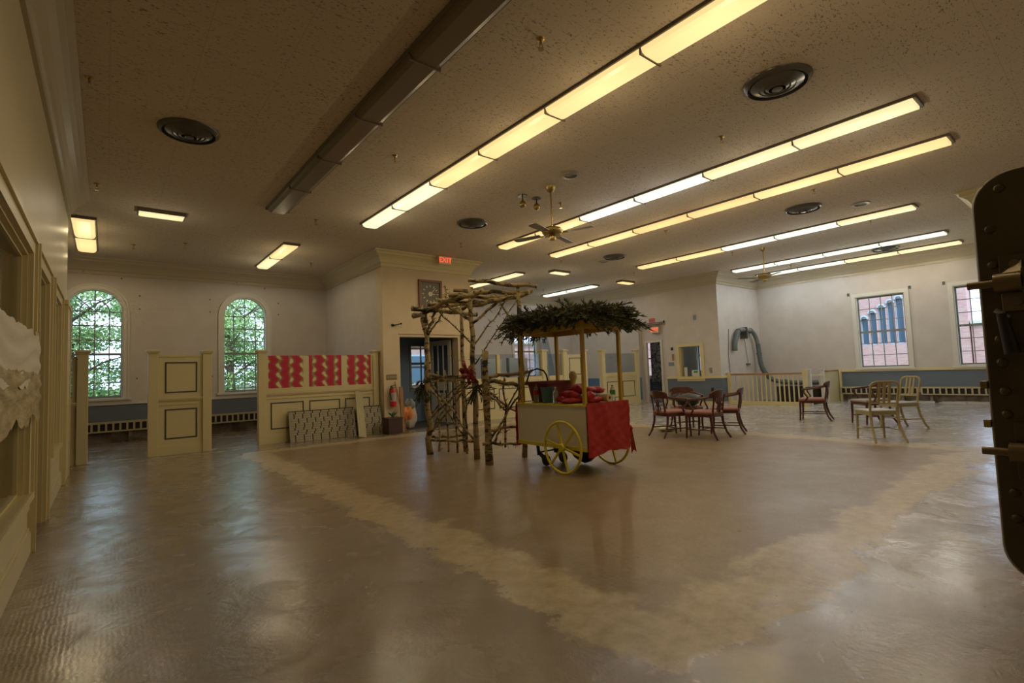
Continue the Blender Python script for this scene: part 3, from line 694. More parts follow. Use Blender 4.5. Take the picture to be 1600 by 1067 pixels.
fan(5.25,5.41,3.31,.35,'near ceiling fan hanging on a long brass rod over the hall'); fan(12.43,5.5,3.31,.9,'far ceiling fan hanging in front of the short wall with the duct')
# hung things: exit signs
def text_mesh(s, size, depth, matx, parent, loc, rot, name='lettering'):
    cu = bpy.data.curves.new('t', 'FONT'); cu.body = s; cu.size = size; cu.extrude = depth; cu.align_x = 'CENTER'; cu.align_y = 'CENTER'
    tmp = bpy.data.objects.new('t', cu); C.objects.link(tmp); bpy.context.view_layer.update()
    me = bpy.data.meshes.new_from_object(tmp.evaluated_get(bpy.context.evaluated_depsgraph_get())); bpy.data.objects.remove(tmp)
    R = Matrix.LocRotScale(Vector(loc)-rootloc(parent), rot, (1,1,1)); me.transform(R.to_4x4() if hasattr(R,'to_4x4') else R)
    me.materials.clear(); me.materials.append(matx); o = bpy.data.objects.new(name, me); C.objects.link(o); o.parent = parent; return o
from mathutils import Euler
t = thing('exit_sign', 'lit red EXIT sign hanging before the crown of the tan clock wall', 'exit sign', (6.18,10.04,ZC))
obj('housing', MB().box(6.02,6.36,10.02,10.08,3.80,3.99).box(6.17,6.21,10.04,10.06,3.99,ZC), M_cream, t, bevel=.006)
obj('face', MB().box(6.04,6.34,10.015,10.021,3.815,3.975), L_exitf, t)
text_mesh('EXIT', .17, .003, L_exit, t, (6.19,10.011,3.895), Euler((PI/2,0,0)))
t = thing('exit_sign', 'lit red exit sign above the inner doorway in the niche', 'exit sign', (XM+.10,10.17,2.66))
obj('housing', MB().box(XM+.06,XM+.13,10.02,10.33,2.36,2.57).box(XM+.09,XM+.11,10.16,10.18,2.57,2.66), M_cream, t, bevel=.006)
obj('face', MB().box(XM+.054,XM+.062,10.04,10.31,2.375,2.555), L_exitf, t)
text_mesh('EXIT', .17, .003, L_exit, t, (XM+.05,10.175,2.465), Euler((PI/2,0,-PI/2)))
t = thing('wall_sign', 'small red sign fixed above the niche of the inner doorway', 'sign', (XM-.01,10.2,2.74))
obj('board', MB().box(XM-.012,XM-.001,10.09,10.33,2.72,2.86), mat('faded red sign', (.45,.09,.07), .5), t)
t = thing('curtain_rod', 'thin dark rod across the top of the niche', 'rod', (XM-.04,10.15,2.68))
obj('rod', MB().tube([(XM-.05,9.72,2.69),(XM-.05,10.90,2.69)],.01,8), M_black, t); obj('bracket', MB().box(XM-.06,XM,9.72,9.74,2.66,2.74), M_black, t); obj('bracket', MB().box(XM-.06,XM,10.86,10.88,2.66,2.74), M_black, t)

# ================================================================ PARTITIONS (row along Y = 10.6)
YP = 10.60
def post(t, x0, x1, h=1.76, base=0, cap=True):
    p = obj('post', MB().box(x0,x1,YP-.02,YP+.13,base,h), M_trim, t, bevel=.004)
    if cap: obj('post_cap', MB().box(x0-.018,x1+.018,YP-.04,YP+.15,h,h+.022).box(x0-.032,x1+.032,YP-.055,YP+.165,h+.022,h+.06), M_trim, p, bevel=.006)
def moulding(t, x0, x1, z0, z1, y=YP, w_=.022):
    obj('panel_moulding', MB().box(x0,x1,y-.008,y,z0,z0+w_).box(x0,x1,y-.008,y,z1-w_,z1).box(x0,x0+w_,y-.008,y,z0+w_,z1-w_).box(x1-w_,x1,y-.008,y,z0+w_,z1-w_), M_line, t)
def lower(t, x0, x1, panels, top=.99):
    obj('lower_panel', MB().box(x0,x1,YP+.02,YP+.08,0,top), M_trim, t)
    obj('kick_board', MB().box(x0,x1,YP+.002,YP+.02,0,.15).box(x0,x1,YP+.008,YP+.02,.15,.17), M_trim, t)
    obj('dado_rail', MB().box(x0,x1,YP-.005,YP+.02,.93,.955).box(x0,x1,YP-.02,YP+.02,.955,.985).box(x0,x1,YP+.005,YP+.02,.86,.875), M_trim, t)
    for a, b_ in panels: moulding(t, a, b_, .27, .79, YP+.02)
# the solid panel between the arched windows
t = thing('wooden_partition', 'cream partition with two framed panels, standing between the arched windows', 'partition', (1.02,YP+.05,0), 'cream office partitions')
post(t,.56,.70); post(t,1.36,1.50); lower(t,.70,1.36,[(.80,1.28)])
obj('upper_panel', MB().box(.70,1.36,YP+.02,YP+.08,.99,1.70).box(.70,1.36,YP+.01,YP+.09,1.70,1.74), M_trim, t); moulding(t,.80,1.28,1.07,1.61,YP+.02)
# leftmost partition with glass
t = thing('wooden_partition', 'cream partition with a glass pane, partly behind the left wall', 'partition', (-.8,YP+.05,0), 'cream office partitions')
post(t,-.36,-.22); lower(t,-1.8,-.36,[(-1.65,-.98),(-.88,-.46)])
obj('rail', MB().box(-1.8,-.36,YP+.02,YP+.08,.99,1.06).box(-.42,-.36,YP+.02,YP+.08,1.06,1.72).box(-1.0,-.94,YP+.02,YP+.08,1.06,1.72), M_trim, t)
obj('glass_pane', MB().box(-.94,-.42,YP+.045,YP+.052,1.06,1.74), M_pglass, t); obj('glass_pane', MB().box(-1.8,-1.0,YP+.045,YP+.052,1.06,1.74), M_pglass, t)
# long one with fabric
t = thing('fabric_partition', 'long cream partition with three red and gold fabric panels', 'partition', (3.5,YP+.05,0), 'cream office partitions')
post(t,2.28,2.41); post(t,4.60,4.72); lower(t,2.41,4.60,[(2.50,3.12),(3.23,3.86),(3.97,4.52)])
for a, b_ in ((2.41,2.46),(3.12,3.23),(3.90,4.02),(4.56,4.60)): obj('stile', MB().box(a,b_,YP+.015,YP+.085,1.07,1.70), M_trim, t)
obj('rail', MB().box(2.41,4.60,YP+.015,YP+.085,.99,1.07), M_trim, t)
for a, b_ in ((2.46,3.12),(3.23,3.90),(4.02,4.56)): obj('fabric_panel', MB().box(a,b_,YP+.02,YP+.075,1.07,1.71), M_fab, t)
# right row behind the arbor and cart
def glasspart(label, x0, x1, posts, stiles, panels):
    t = thing('glass_partition', label, 'partition', ((x0+x1)/2,YP+.05,0), 'cream office partitions')
    for a, b_ in posts: post(t, a, b_)
    lower(t, x0, x1, panels)
    xs = [x0]+[s for s in stiles for s in (s-.05,s+.05)]+[x1]
    m = MB().box(x0,x1,YP+.015,YP+.085,.99,1.07)
    for s in stiles: m.box(s-.05,s+.05,YP+.015,YP+.085,1.07,1.68)
    obj('rail', m, M_trim, t)
    for i in range(0,len(xs),2): obj('glass_pane', MB().box(xs[i],xs[i+1],YP+.045,YP+.052,1.07,1.70), M_pglass, t)
    return t
glasspart('long glass topped cream partition behind the twig arbor, right of the doorway', 7.12, 9.66, [(9.66,9.84)], [8.12,8.9], [(7.25,7.95),(8.1,8.8),(8.95,9.58)])
glasspart('narrow glass topped cream partition left of the framed door panel behind the cart', 9.95, 10.50, [], [], [(10.02,10.44)])
t = thing('wooden_partition', 'cream framed panel seen under the cart roof, behind its near post', 'partition', (11.0,YP+.05,0), 'cream office partitions')
post(t,10.50,10.66); post(t,11.38,11.52); lower(t,10.66,11.38,[(10.78,11.28)])
obj('upper_panel', MB().box(10.66,11.38,YP+.02,YP+.08,.99,1.68), M_trim, t); moulding(t,10.78,11.28,1.07,1.58,YP+.02)
glasspart('two pane glass topped cream partition right of the cart, against the middle wall', 12.37, 13.95, [(12.22,12.37),(13.95,14.10)], [13.15], [(12.45,13.08),(13.22,13.86)])
t = thing('wall_plaque', 'small grey sign on the glass of the partition right of the cart', 'sign', (12.75,YP+.02,1.58)); obj('board', MB().box(12.6,12.95,YP+.02,YP+.03,1.52,1.62), M_board, t)
# alcove extras: leaning grey board, white boxes, wire rack
b = one('leaning_board', MB().obox((12.35,12.8,.0),(12.70,13.78,2.62),.30,.04,(0,1,0)), M_board, 'tall grey blue board leaning on the alcove wall behind the cart', 'board')
for x0, x1, z1, lb in ((8.1,8.75,1.60,'white panel standing behind the partition glass, left one'),(9.0,9.7,1.62,'white panel standing behind the partition glass, right one')):
    t = thing('laminate_board', lb, 'panel', ((x0+x1)/2,11.3,0), 'white panels behind the glass'); obj('board', MB().box(x0,x1,11.28,11.32,.0,z1), mat('white laminate',(.62,.66,.70),.4), t, bevel=.004); obj('edge_strip', MB().box(x0-.05,x0,11.26,11.34,0,z1), M_board, t)
wr = MB()
for k in range(6): wr.tube([(11.62+k*.12,13.6,.86),(11.62+k*.12,13.6,1.15)],.006,5)
for z in (.87,1.0,1.15): wr.tube([(11.6,13.6,z),(12.25,13.6,z)],.006,5)
for x in (11.62,12.22): wr.tube([(x,13.6,0),(x,13.6,1.15)],.012,6)
one('wire_rack', wr, M_chrome, 'light wire rack standing behind the partitions beside the leaning board', 'rack')

# ================================================================ HEATERS
def heater(axis, a, u0, u1, z0, z1, label, cell=.12, d=.13):
    t = thing('baseboard_heater', label, 'heater', ((u0+u1)/2,a-d/2,0) if axis == 'y' else (a-d/2,(u0+u1)/2,0), 'long baseboard heaters')
    def B(m, ua, ub, da, db, za, zb): return m.box(ua,ub,a-db,a-da,za,zb) if axis == 'y' else m.box(a-db,a-da,ua,ub,za,zb)
    obj('back_plate', B(MB(),u0,u1,.02,d-.03,z0+.02,z1-.02), M_dark, t)
    cs = MB(); B(cs,u0,u1,.02,d,z1-.02,z1+.02); B(cs,u0,u1,.02,d,z0-.01,z0+.02)
    obj('casing', cs, M_grille, t)
    g = MB(); n = int((u1-u0)/cell)
    for k in range(n+1):
        u = u0+k*(u1-u0)/n; B(g,u-.018,u+.018,d-.025,d-.003,z0,z1)
    o = obj('grille_bars', g, M_grille, t); o['kind'] = 'stuff'
    lg = MB(); k = u0+.3
    while k < u1: B(lg,k,k+.06,.03,.10,0,z0); k += 1.5
    obj('feet', lg, M_rust, t)
heater('y', YF, -5.9, 4.6, .25, .44, 'long cream grille heater under the arched windows')
heater('x', XR, 1.6, 3.62, .22, .40, 'cream grille heater under the right windows, near half'); heater('x', XR, 3.72, 5.52, .22, .40, 'cream grille heater under the right windows, far half')
rb = MB(); random.seed(3)
for k in range(60):
    y = random.uniform(1.8,5.3); x = XR-random.uniform(.03,.16); s = random.uniform(.02,.07); rb.box(x-s,x+s*.3,y-s*1.5,y+s*1.5,0,s*.7)
o = one('plaster_rubble', rb, M_concrete, 'strip of broken plaster rubble under the right heaters', 'rubble'); o['kind'] = 'stuff'

# ================================================================ CLOCK WALL THINGS
t = thing('wall_clock', 'square wooden wall clock with a grey face on the tan wall', 'clock', (5.96,YC,3.13))
x0, x1, z0, z1 = 5.65, 6.27, 2.80, 3.46; fw = .055
obj('frame', MB().box(x0,x1,YC-.05,YC,z0,z0+fw).box(x0,x1,YC-.05,YC,z1-fw,z1).box(x0,x0+fw,YC-.05,YC,z0+fw,z1-fw).box(x1-fw,x1,YC-.05,YC,z0+fw,z1-fw), M_wood if False else mat('reddish clock wood',(.16,.05,.02),.4), t, bevel=.004)
obj('dial', MB().box(x0+fw,x1-fw,YC-.02,YC,z0+fw,z1-fw), mat('grey clock dial',(.13,.12,.09),.6), t)
M_num = mat('pale clock markings',(.62,.60,.45),.5)
cx, cz = (x0+x1)/2, (z0+z1)/2
for k in range(12):
    a = k*PI/6; c, s = math.cos(a), math.sin(a)
    obj('hour_mark', MB().obox((cx+s*.165,YC-.022,cz+c*.165),(cx+s*.215,YC-.022,cz+c*.215),.022,.006,(0,1,0)), M_num, t)
obj('centre_disc', MB().lathe([(.055,YC-.026),(.055,YC-.02)],(cx,0,cz),20,'y'), M_num, t)
obj('hour_hand', MB().obox((cx,YC-.031,cz),(cx+.12,YC-.031,cz-.005),.022,.005,(0,1,0)), M_num, t)
obj('minute_hand', MB().obox((cx,YC-.038,cz),(cx+.13,YC-.038,cz+.14),.014,.005,(0,1,0)), M_num, t)
t = thing('wall_bracket', 'black swivel bracket left above the doorway on the tan wall', 'bracket', (5.0,YC,2.38))
obj('plate', MB().lathe([(.035,YC-.02),(.035,YC)],(4.98,0,2.36),12,'y'), M_black, t); obj('arm', MB().tube([(4.98,YC-.02,2.36),(5.03,YC-.09,2.36),(5.13,YC-.12,2.39)],.013,8), M_black, t); obj('knob', MB().lathe([(.005,-.02),(.02,-.01),(.02,.01),(.005,.02)],(5.14,YC-.12,2.39),8), M_black, t)
t = thing('switch_plate', 'brown plate of five light switches beside the doorway', 'light switch', (4.94,YC,1.20))
obj('plate', MB().box(4.81,5.06,YC-.008,YC,1.14,1.26), mat('brown switch plate',(.20,.13,.05),.5), t, bevel=.003)
for k in range(5): obj('toggle', MB().box(4.832+k*.047,4.848+k*.047,YC-.02,YC-.008,1.18,1.22), M_cream, t)
t = thing('fire_extinguisher', 'fire extinguisher hanging on the wall left of the doorway', 'fire extinguisher', (4.92,YC-.09,.52))
ex = (4.92,YC-.09,0)
obj('cylinder', MB().lathe([(.02,.55),(.065,.56),(.07,.60),(.07,.86),(.055,.91),(.025,.94),(.02,.97)],ex,20), [M_red][0], t, smooth=True)
obj('label_band', MB().lathe([(.0712,.67),(.0712,.86)],ex,20,cap=False), mat('silver label',(.55,.5,.45),.3,.5), t, smooth=True)
obj('handle', MB().obox((4.87,YC-.09,1.0),(4.99,YC-.10,1.03),.02,.012).obox((4.90,YC-.09,.975),(4.98,YC-.1,.98),.02,.012), M_black, t)
obj('hose', MB().tube([(4.90,YC-.09,.97),(4.84,YC-.12,.95),(4.83,YC-.13,.85),(4.85,YC-.14,.70)],.012,8), M_black, t, smooth=True); obj('hanger', MB().box(4.90,4.94,YC-.02,YC,.9,1.0), M_black, t)
t = thing('planter', 'dark brown square planter with a small green plant, beside the doorway', 'planter', (4.79,10.06,0))
obj('box', MB().box(4.63,4.95,9.92,10.22,0,.335).box(4.62,4.96,9.91,10.23,.31,.34), M_pot, t, bevel=.006)
pl = MB(); random.seed(8)
for k in range(16):
    a = random.uniform(0,6.28); l = random.uniform(.06,.15); c = Vector((4.79,10.06,.34)); e = c+Vector((math.cos(a)*l,math.sin(a)*l,random.uniform(.05,.14)))
    s = Vector((-math.sin(a),math.cos(a),0))*.022; mdp = (c+e)/2+Vector((0,0,.03)); pl.add([c,mdp-s,e,mdp+s],[(0,1,2,3)])
obj('plant', pl, mat('grey green leaves',(.12,.18,.08),.6), t)
# wooden post and clear bag by the doorway
one('timber_offcut', MB().obox((5.10,10.22,0),(5.10,10.27,.98),.075,.04,(0,1,0)), mat('raw pine offcut',(.33,.17,.07),.6), 'upright brown timber leaning at the left jamb of the doorway', 'timber')
one('broom_handle', MB().tube([(5.16,10.20,.02),(4.99,10.34,1.10)],.011,8), M_wood, 'thin brown stick leaning against the left side of the doorway', 'stick')
t = thing('plastic_bag', 'clear bag with orange contents slumped inside the doorway', 'bag', (5.38,10.55,0))
def blob(c, r, seed, n=10):
    random.seed(seed); m = MB(); vs = []; rows = 7
    for i in range(rows+1):
        th = PI*i/rows
        for j in range(n):
            q = random.uniform(.82,1.12); a = 2*PI*j/n; vs.append((c[0]+r[0]*math.sin(th)*math.cos(a)*q,c[1]+r[1]*math.sin(th)*math.sin(a)*q,c[2]-r[2]*math.cos(th)*(.9 if 0<i<rows else 1)))
    fs = [(i*n+j,i*n+(j+1)%n,(i+1)*n+(j+1)%n,(i+1)*n+j) for i in range(rows) for j in range(n)]
    return m.add(vs, fs)
def cloth(c, r, seed, n=26, rows=14, zmin=.813):
    random.seed(seed); m = MB(); vs = []; p = [random.uniform(0,6.28) for _ in range(6)]
    for i in range(rows+1):
        th = PI*i/rows
        for j in range(n):
            a = 2*PI*j/n; q = 1+.22*math.sin(3*a+p[0])+.16*abs(math.sin(5*a+p[1]+2*th))+.12*math.sin(9*a+p[2]-3*th)+random.uniform(-.05,.05)
            zz = -math.cos(th)*(1+.35*math.sin(4*a+p[3])*math.sin(th))
            vs.append((c[0]+r[0]*math.sin(th)*math.cos(a)*q, c[1]+r[1]*math.sin(th)*math.sin(a)*q, max(c[2]+r[2]*zz, zmin)))
    return m.add(vs, [(i*n+j,i*n+(j+1)%n,(i+1)*n+(j+1)%n,(i+1)*n+j) for i in range(rows) for j in range(n)])
obj('sheeting', cloth((5.42,10.60,.26),(.17,.15,.30),4,zmin=.016), M_plastic, t, smooth='all'); obj('contents', cloth((5.34,10.47,.36),(.11,.09,.15),5,zmin=.02), M_orange, t, smooth='all'); obj('dark_contents', cloth((5.46,10.58,.56),(.12,.1,.13),6,zmin=.02), M_board, t, smooth='all')
# vestibule door and mat
t = thing('door_leaf', 'open white glazed door inside the vestibule', 'door', (6.60,11.15,0))
dy = (Vector((6.70,10.72,0)), Vector((6.58,11.5,0)))
def alongd(u): return dy[0].lerp(dy[1], u)
def slab(u0,u1,z0,z1,th=.04): 
    a, b_ = alongd(u0), alongd(u1); return MB().obox((a.x,a.y,(z0+z1)/2),(b_.x,b_.y,(z0+z1)/2),th,z1-z0)
obj('stile', slab(0,.12,.02,2.08), M_white, t); obj('stile', slab(.88,1,.02,2.08), M_white, t); obj('rail', slab(.12,.88,1.96,2.08), M_white, t); obj('rail', slab(.12,.88,.02,.75), M_white, t)
obj('glazing', slab(.12,.88,.75,1.96,.008), M_glass, t)
for u in (.37,.63): obj('glazing_bar', slab(u-.015,u+.015,.75,1.96,.03), M_white, t)
obj('hinge', MB().box(6.70,6.74,10.68,10.74,1.65,1.85), M_brass, t); obj('notice', slab(.3,.6,.82,1.05,.05), M_white, t)
one('door_mat', MB().box(5.25,6.75,10.45,11.9,0,.015), M_mat_, 'charcoal mat on the vestibule floor', 'mat')
t = thing('glazed_opening', 'glazed pane in the dark blue vestibule wall showing the street', 'window', (6.55,12.0,1.4))
obj('frame', MB().box(6.21,6.26,11.97,12.0,.8,2.04).box(6.85,6.90,11.97,12.0,.8,2.04).box(6.26,6.85,11.97,12.0,.8,.86).box(6.26,6.85,11.97,12.0,1.99,2.04).box(6.54,6.57,11.98,12.0,.86,1.99).box(6.26,6.85,11.98,12.0,1.50,1.56), M_board, t); obj('pane', MB().box(6.26,6.85,12.03,12.04,.86,2.0), M_glass, t)
t = thing('wall_switch', 'small white switch on the dark blue vestibule wall', 'light switch', (5.72,12.0,.9)); obj('plate', MB().box(5.68,5.76,11.985,12.0,.80,.98), M_white, t, bevel=.003)

# slatted panels leaning on the partition
random.seed(21)
def slatted(x0, x1, label, ybase, lean, rows=13, cell=.165):
    t = thing('slatted_panel', label, 'panel', (x0,ybase,0), 'slatted panels leaning on the fabric partition')
    H_ = .60; ang = math.atan2(lean, H_)
    t.rotation_euler = (-ang,0,0)      # built upright in local coordinates, then leant back
    bk = obj('backing', MB().box(0,x1-x0,.012,.03,0,H_), M_dark, None); bk.parent = t
    rh = H_/rows; srcs = {}
    for r in range(rows):
        x = 0; off = (0,0,0,.04,.06,0,.02,.02,.08,.08,0,0,.03)[r % 13]
        first = True
        while x < x1-x0-.01:
            ln = (cell*.55+off) if first else cell-.02; first = False
            e = min(x+ln, x1-x0)
            key = round(e-x, 3)
            if key not in srcs:
                s = obj('slat', MB().box(0,key,-.004,.012,.0015,rh-.0025), M_slat, None); s.parent = t; s.location = (x,0,r*rh); srcs[key] = s
            else: share(srcs[key], t, (x,0,r*rh))
            x = e+.02
    obj('edge_strip', MB().box(0,x1-x0,-.006,.03,H_,H_+.012), M_dark, None).parent = t
M_slat = mat('cream grey plastic slat', (.29,.25,.15), .5, col2=(.36,.31,.20), scale=9)
slatted(2.80,4.12,'cream slatted panel with dark gaps leaning on the fabric partition, longer left one',10.40,.14)
slatted(4.20,4.70,'short cream slatted panel leaning behind the board, right one',10.36,.14)
one('leaning_plank', MB().obox((4.06,9.93,.01),(4.22,10.50,.92),.16,.022,(0,1,0)), mat('olive grey plank',(.40,.35,.19),.6), 'wide pale plank leaning across the slatted panels', 'plank')

# ================================================================ TWIG ARBOR
def stick(m, p, q, r0, r1=None, wob=.02, seg=7, n=8, twigs=0):
    p = Vector(p); q = Vector(q); r1 = r0*.85 if r1 is None else r1; r0 *= .84; r1 *= .84; wob *= 1.35
    pts = []
    for i in range(seg+1):
        u = i/seg; w_ = wob*(0 if i in (0,seg) else 1)
        pts.append(p.lerp(q,u)+Vector((random.uniform(-1,1),random.uniform(-1,1),random.uniform(-1,1)))*w_)
    m.tube(pts, [(r0+(r1-r0)*i/seg)*random.uniform(.88,1.12) for i in range(seg+1)], n)
    for _ in range(int(twigs*1.6)):
        i = random.randint(0,seg-1); c = pts[i].lerp(pts[i+1],random.random()); d = (q-p).normalized()
        s = d.cross(Vector((random.gauss(0,1),random.gauss(0,1),random.gauss(0,1)))).normalized()*random.uniform(.6,1)+d*random.uniform(-.2,.6)
        l = random.uniform(.02,.10); m.tube([c, c+s*l*.6+Vector((0,0,.01)), c+s*l],[.007,.005,.002],4)
    return m
random.seed(42)
P1, P2, P3, P4, P5 = Vector((3.89,6.89,0)), Vector((4.13,5.98,0)), Vector((4.42,6.70,0)), Vector((4.66,5.56,0)), Vector((4.04,7.22,0))
t = thing('birch_arbor', 'rustic birch branch arbor with crossing top poles and lattice sides, left of the cart', 'arbor', (4.2,6.3,0))
def br(name, *a, **k): 
    return obj(name, stick(MB(), *a, **k), M_birch, t, smooth='all')
Z = Vector((0,0,1))
br('post', P1, P1+Z*2.30+Vector((-.03,.03,0)), .055, .045, wob=.022, twigs=30, seg=10, n=10)
br('post', P2, P2+Z*2.47+Vector((-.02,0,0)), .052, .040, wob=.020, twigs=32, seg=10, n=10)
br('post', P3, P3+Z*2.34, .045, .035, wob=.02, twigs=14, seg=9)
br('post', P4, P4+Z*2.44+Vector((-.03,-.04,0)), .050, .042, wob=.022, twigs=24, seg=10, n=10)
br('post', P5, P5+Z*1.45, .036, .028, wob=.02, twigs=26, seg=8)
# top beams and logs
tp = [P+Z*h for P, h in ((P1,2.27),(P2,2.38),(P3,2.28),(P4,2.34))]
def off(v, x=0, y=0, z=0): return v+Vector((x,y,z))
br('beam', off(tp[0],-.08,.30,-.10), off(tp[1],.03,-.22,.02), .050, .045, wob=.03, twigs=22, seg=8)       # front beam
br('beam', off(tp[2],-.03,.22,-.02), off(tp[3],.03,-.2,.0), .045, .04, wob=.02, twigs=10, seg=8)
br('beam', off(tp[0],-.25,.02,-.02), off(tp[2],.30,.0,-.10), .045, .04, twigs=8)
for k,(u,z) in enumerate(((-.10,.17),(.10,.07),(.32,.04),(.55,.02),(.80,0))):
    a = tp[1].lerp(tp[0],u); b_ = tp[3].lerp(tp[2],u)
    d = (b_-a).normalized()
    br('top_pole', a-d*(.12 if k != 1 else .2)+Z*z, b_+d*.18+Z*(z*.6), .038 if k<3 else .034, .034, wob=.016, twigs=6)
br('beam', off(tp[1],-.02,.10,-.2), off(tp[3],.12,-.18,.04), .042,.036, wob=.02, twigs=26, seg=8)
br('finial', tp[0].lerp(tp[1],.45)+Z*.02, tp[0].lerp(tp[1],.45)+Z*.24, .014,.006, wob=.004, twigs=12)
# braces fanning from the near post and the left post
for a, b_, r in ((off(P2,z=1.95),tp[1].lerp(tp[0],.62),.032),(off(P2,z=1.95),tp[1].lerp(tp[3],.75),.028),(off(P2,z=1.62),tp[1].lerp(tp[0],.85),.016),(off(P2,z=1.62),off(tp[1].lerp(tp[3],.8),z=-.05),.014),
               (off(P2,.02,0,1.35),off(tp[1].lerp(tp[3],.95),z=-.10),.012),(off(P1,z=1.85),tp[0].lerp(tp[1],.28),.03),(off(P1,z=1.82),tp[0].lerp(tp[2],.55),.018),(off(P4,z=1.8),tp[3].lerp(tp[1],.5),.022),(off(P1,z=2.0),off(tp[0],.0,.1,.04),.035)):
    br('brace', a, b_, r, r*.75, wob=.012, twigs=12)
def lattice(a, b_, n, zt=1.16, zb=.22, diag=True, r=.024):
    for z, dz in ((zt,.02),(zt+.05,-.05),(zb,.03)):
        br('rail', off(a,z=z), off(b_,z=z+dz), r, r*.85, wob=.014, twigs=8)
    for k in range(n):
        u = (k+1)/(n+1); p = a.lerp(b_,u); j = random.uniform(-.02,.02)
        br('picket', off(p,j,j,.06), off(p,-j,j,1.24+random.uniform(-.03,.06)), .018, .013, wob=.010, twigs=9)
    if diag:
        br('cross_stick', off(a,z=zb+.1), off(b_,z=zt), .022, .016, wob=.014, twigs=8); br('cross_stick', off(a,z=zt), off(b_,z=zb), .022, .016, wob=.014, twigs=8)
        br('cross_stick', off(a.lerp(b_,.05),z=zb+.35), off(b_,z=zt+.02), .018, .012, wob=.014, twigs=8)
lattice(P1, P2, 4)
lattice(P5, P3, 0, 1.1, .22)
t = thing('birch_fence_panel', 'short birch lattice panel with a stub post, between the arbor and the cart', 'fence', (4.3,5.5,0))
Q1, Q2 = Vector((3.98,5.48,0)), Vector((4.60,5.44,0))
br('post', Q1, Q1+Z*1.51+Vector((-.01,0,0)), .062, .052, wob=.012, twigs=34, seg=8, n=10)
br('rail', off(Q1,-.10,0,.28), off(Q2,-.1,-.02,.24), .024,.02, wob=.02, twigs=20); br('rail', off(Q1,z=.45), off(Q2,z=.45), .022,.02, wob=.012, twigs=8)
br('rail', off(Q1,z=1.15), off(Q2,.15,0,1.22), .030,.026, wob=.015, twigs=10); br('rail', off(Q1,z=1.10), off(Q2,.12,0,1.03), .038,.03, wob=.03, twigs=10)
for u in (.42,.80): br('picket', off(Q1.lerp(Q2,u),z=.2), off(Q1.lerp(Q2,u+.05),z=1.14), .019,.016, wob=.014, twigs=8)
for a, b_ in (((-.02,.28),(1,1.0)),((.0,.98),(1.0,.55)),((.15,.25),(.9,1.1)),((-.02,.95),(.45,.7))): br('cross_stick', off(Q1.lerp(Q2,a[0]),z=a[1]), off(Q1.lerp(Q2,b_[0]),z=b_[1]), .018,.013, wob=.012, twigs=10)
# ribbon flower and fir swags on the arbor
def needles(m, p, d, L_=.3, n=34, nl=.045, droop=.04, nw=.008):
    p = Vector(p); d = Vector(d).normalized(); a = d.cross(Z); a = (a if a.length > .1 else Vector((1,0,0))).normalized(); b_ = d.cross(a)
    pts = [p+d*L_*i/4-Z*droop*(i/4)**2 for i in range(5)]; m.cur = 1; m.tube(pts,[.006,.005,.004,.003,.002],4); m.cur = 0
    for k in range(n):
        u = k/n*4; i = min(int(u),3); c = pts[i].lerp(pts[i+1],u-i); an = random.uniform(0,6.28); s = a*math.cos(an)+b_*math.sin(an)
        e = c+(s*.75+d*.9)*nl*random.uniform(.7,1.2); w_ = d.cross(s).normalized()*nw
        m.add([c-w_,c+w_,e+w_*.3,e-w_*.3],[(0,1,2,3)])
for nm, c, sz, lb in (('fir_swag',(3.80,6.93,1.02),.20,'small dark fir swag hanging on the left post of the arbor'),('fir_swag',(4.13,5.92,1.0),.24,'dark fir swag hanging under the red bow on the arbor')):
    m = MB()
    for k in range(26): needles(m, Vector(c)+Vector((random.uniform(-.05,.05),random.uniform(-.05,.05),random.uniform(-.05,.12))), (random.uniform(-.7,.7),random.uniform(-.7,.7),random.uniform(-1.2,.3)), sz, 26, .035)
    o = one(nm, m, [M_fir, M_twig], lb, 'fir branches', 'fir swags on the arbor')
t = thing('ribbon_bow', 'dark red ribbon bow tied on the near arbor post', 'bow', (4.0,6.05,1.2))
for k in range(14):
    a = k*.9; d = Vector((math.cos(a)*.8,math.sin(a)*.3-.2,math.sin(a)*.8)); side = d.cross(Vector((.6,.8,0))).normalized()*.020
    c = Vector((4.02,6.00,1.22)); q_ = 1+.4*math.sin(k*2.3); pts = [c, c+d*.09*q_+Vector((-.03,-.03,.02)), c+d*.16*q_, c+d*.11*q_+Vector((.02,.03,-.03)), c]
    vs = [q+s*side for q in pts for s in (-1,1)]
    obj('ribbon_loop', MB().add(vs,[(2*i,2*i+1,2*i+3,2*i+2) for i in range(4)]), mat('dark red ribbon',(.20,.008,.012),.45) if k == 0 else bpy.data.materials['dark red ribbon'], t, smooth='all')

# ================================================================ CART
cx0, cx1, cy0, cy1, cz0, cz1 = 4.25, 4.97, 3.96, 5.18, .28, .81
t = thing('vendor_cart', 'yellow and white vendor cart with two spoked wheels, a roof frame and red foil front', 'cart', ((cx0+cx1)/2,(cy0+cy1)/2,0))
obj('side_panel', MB().box(cx0,cx0+.02,cy0,cy1,cz0+.04,cz1-.02), M_cart, t); obj('side_panel', MB().box(cx1-.02,cx1,cy0,cy1,cz0+.04,cz1-.02), M_cart, t)
obj('end_panel', MB().box(cx0+.02,cx1-.02,cy1-.02,cy1,cz0+.04,cz1-.02), M_cart, t); obj('end_panel', MB().box(cx0+.02,cx1-.02,cy0,cy0+.02,cz0+.04,cz1-.02), M_cart, t)
obj('base_frame', MB().box(cx0-.008,cx1+.008,cy0-.005,cy1+.005,cz0,cz0+.045), M_yellow, t)
obj('top_board', MB().box(cx0-.008,cx1+.008,cy0-.008,cy1+.008,cz1-.02,cz1), M_yellow, t)
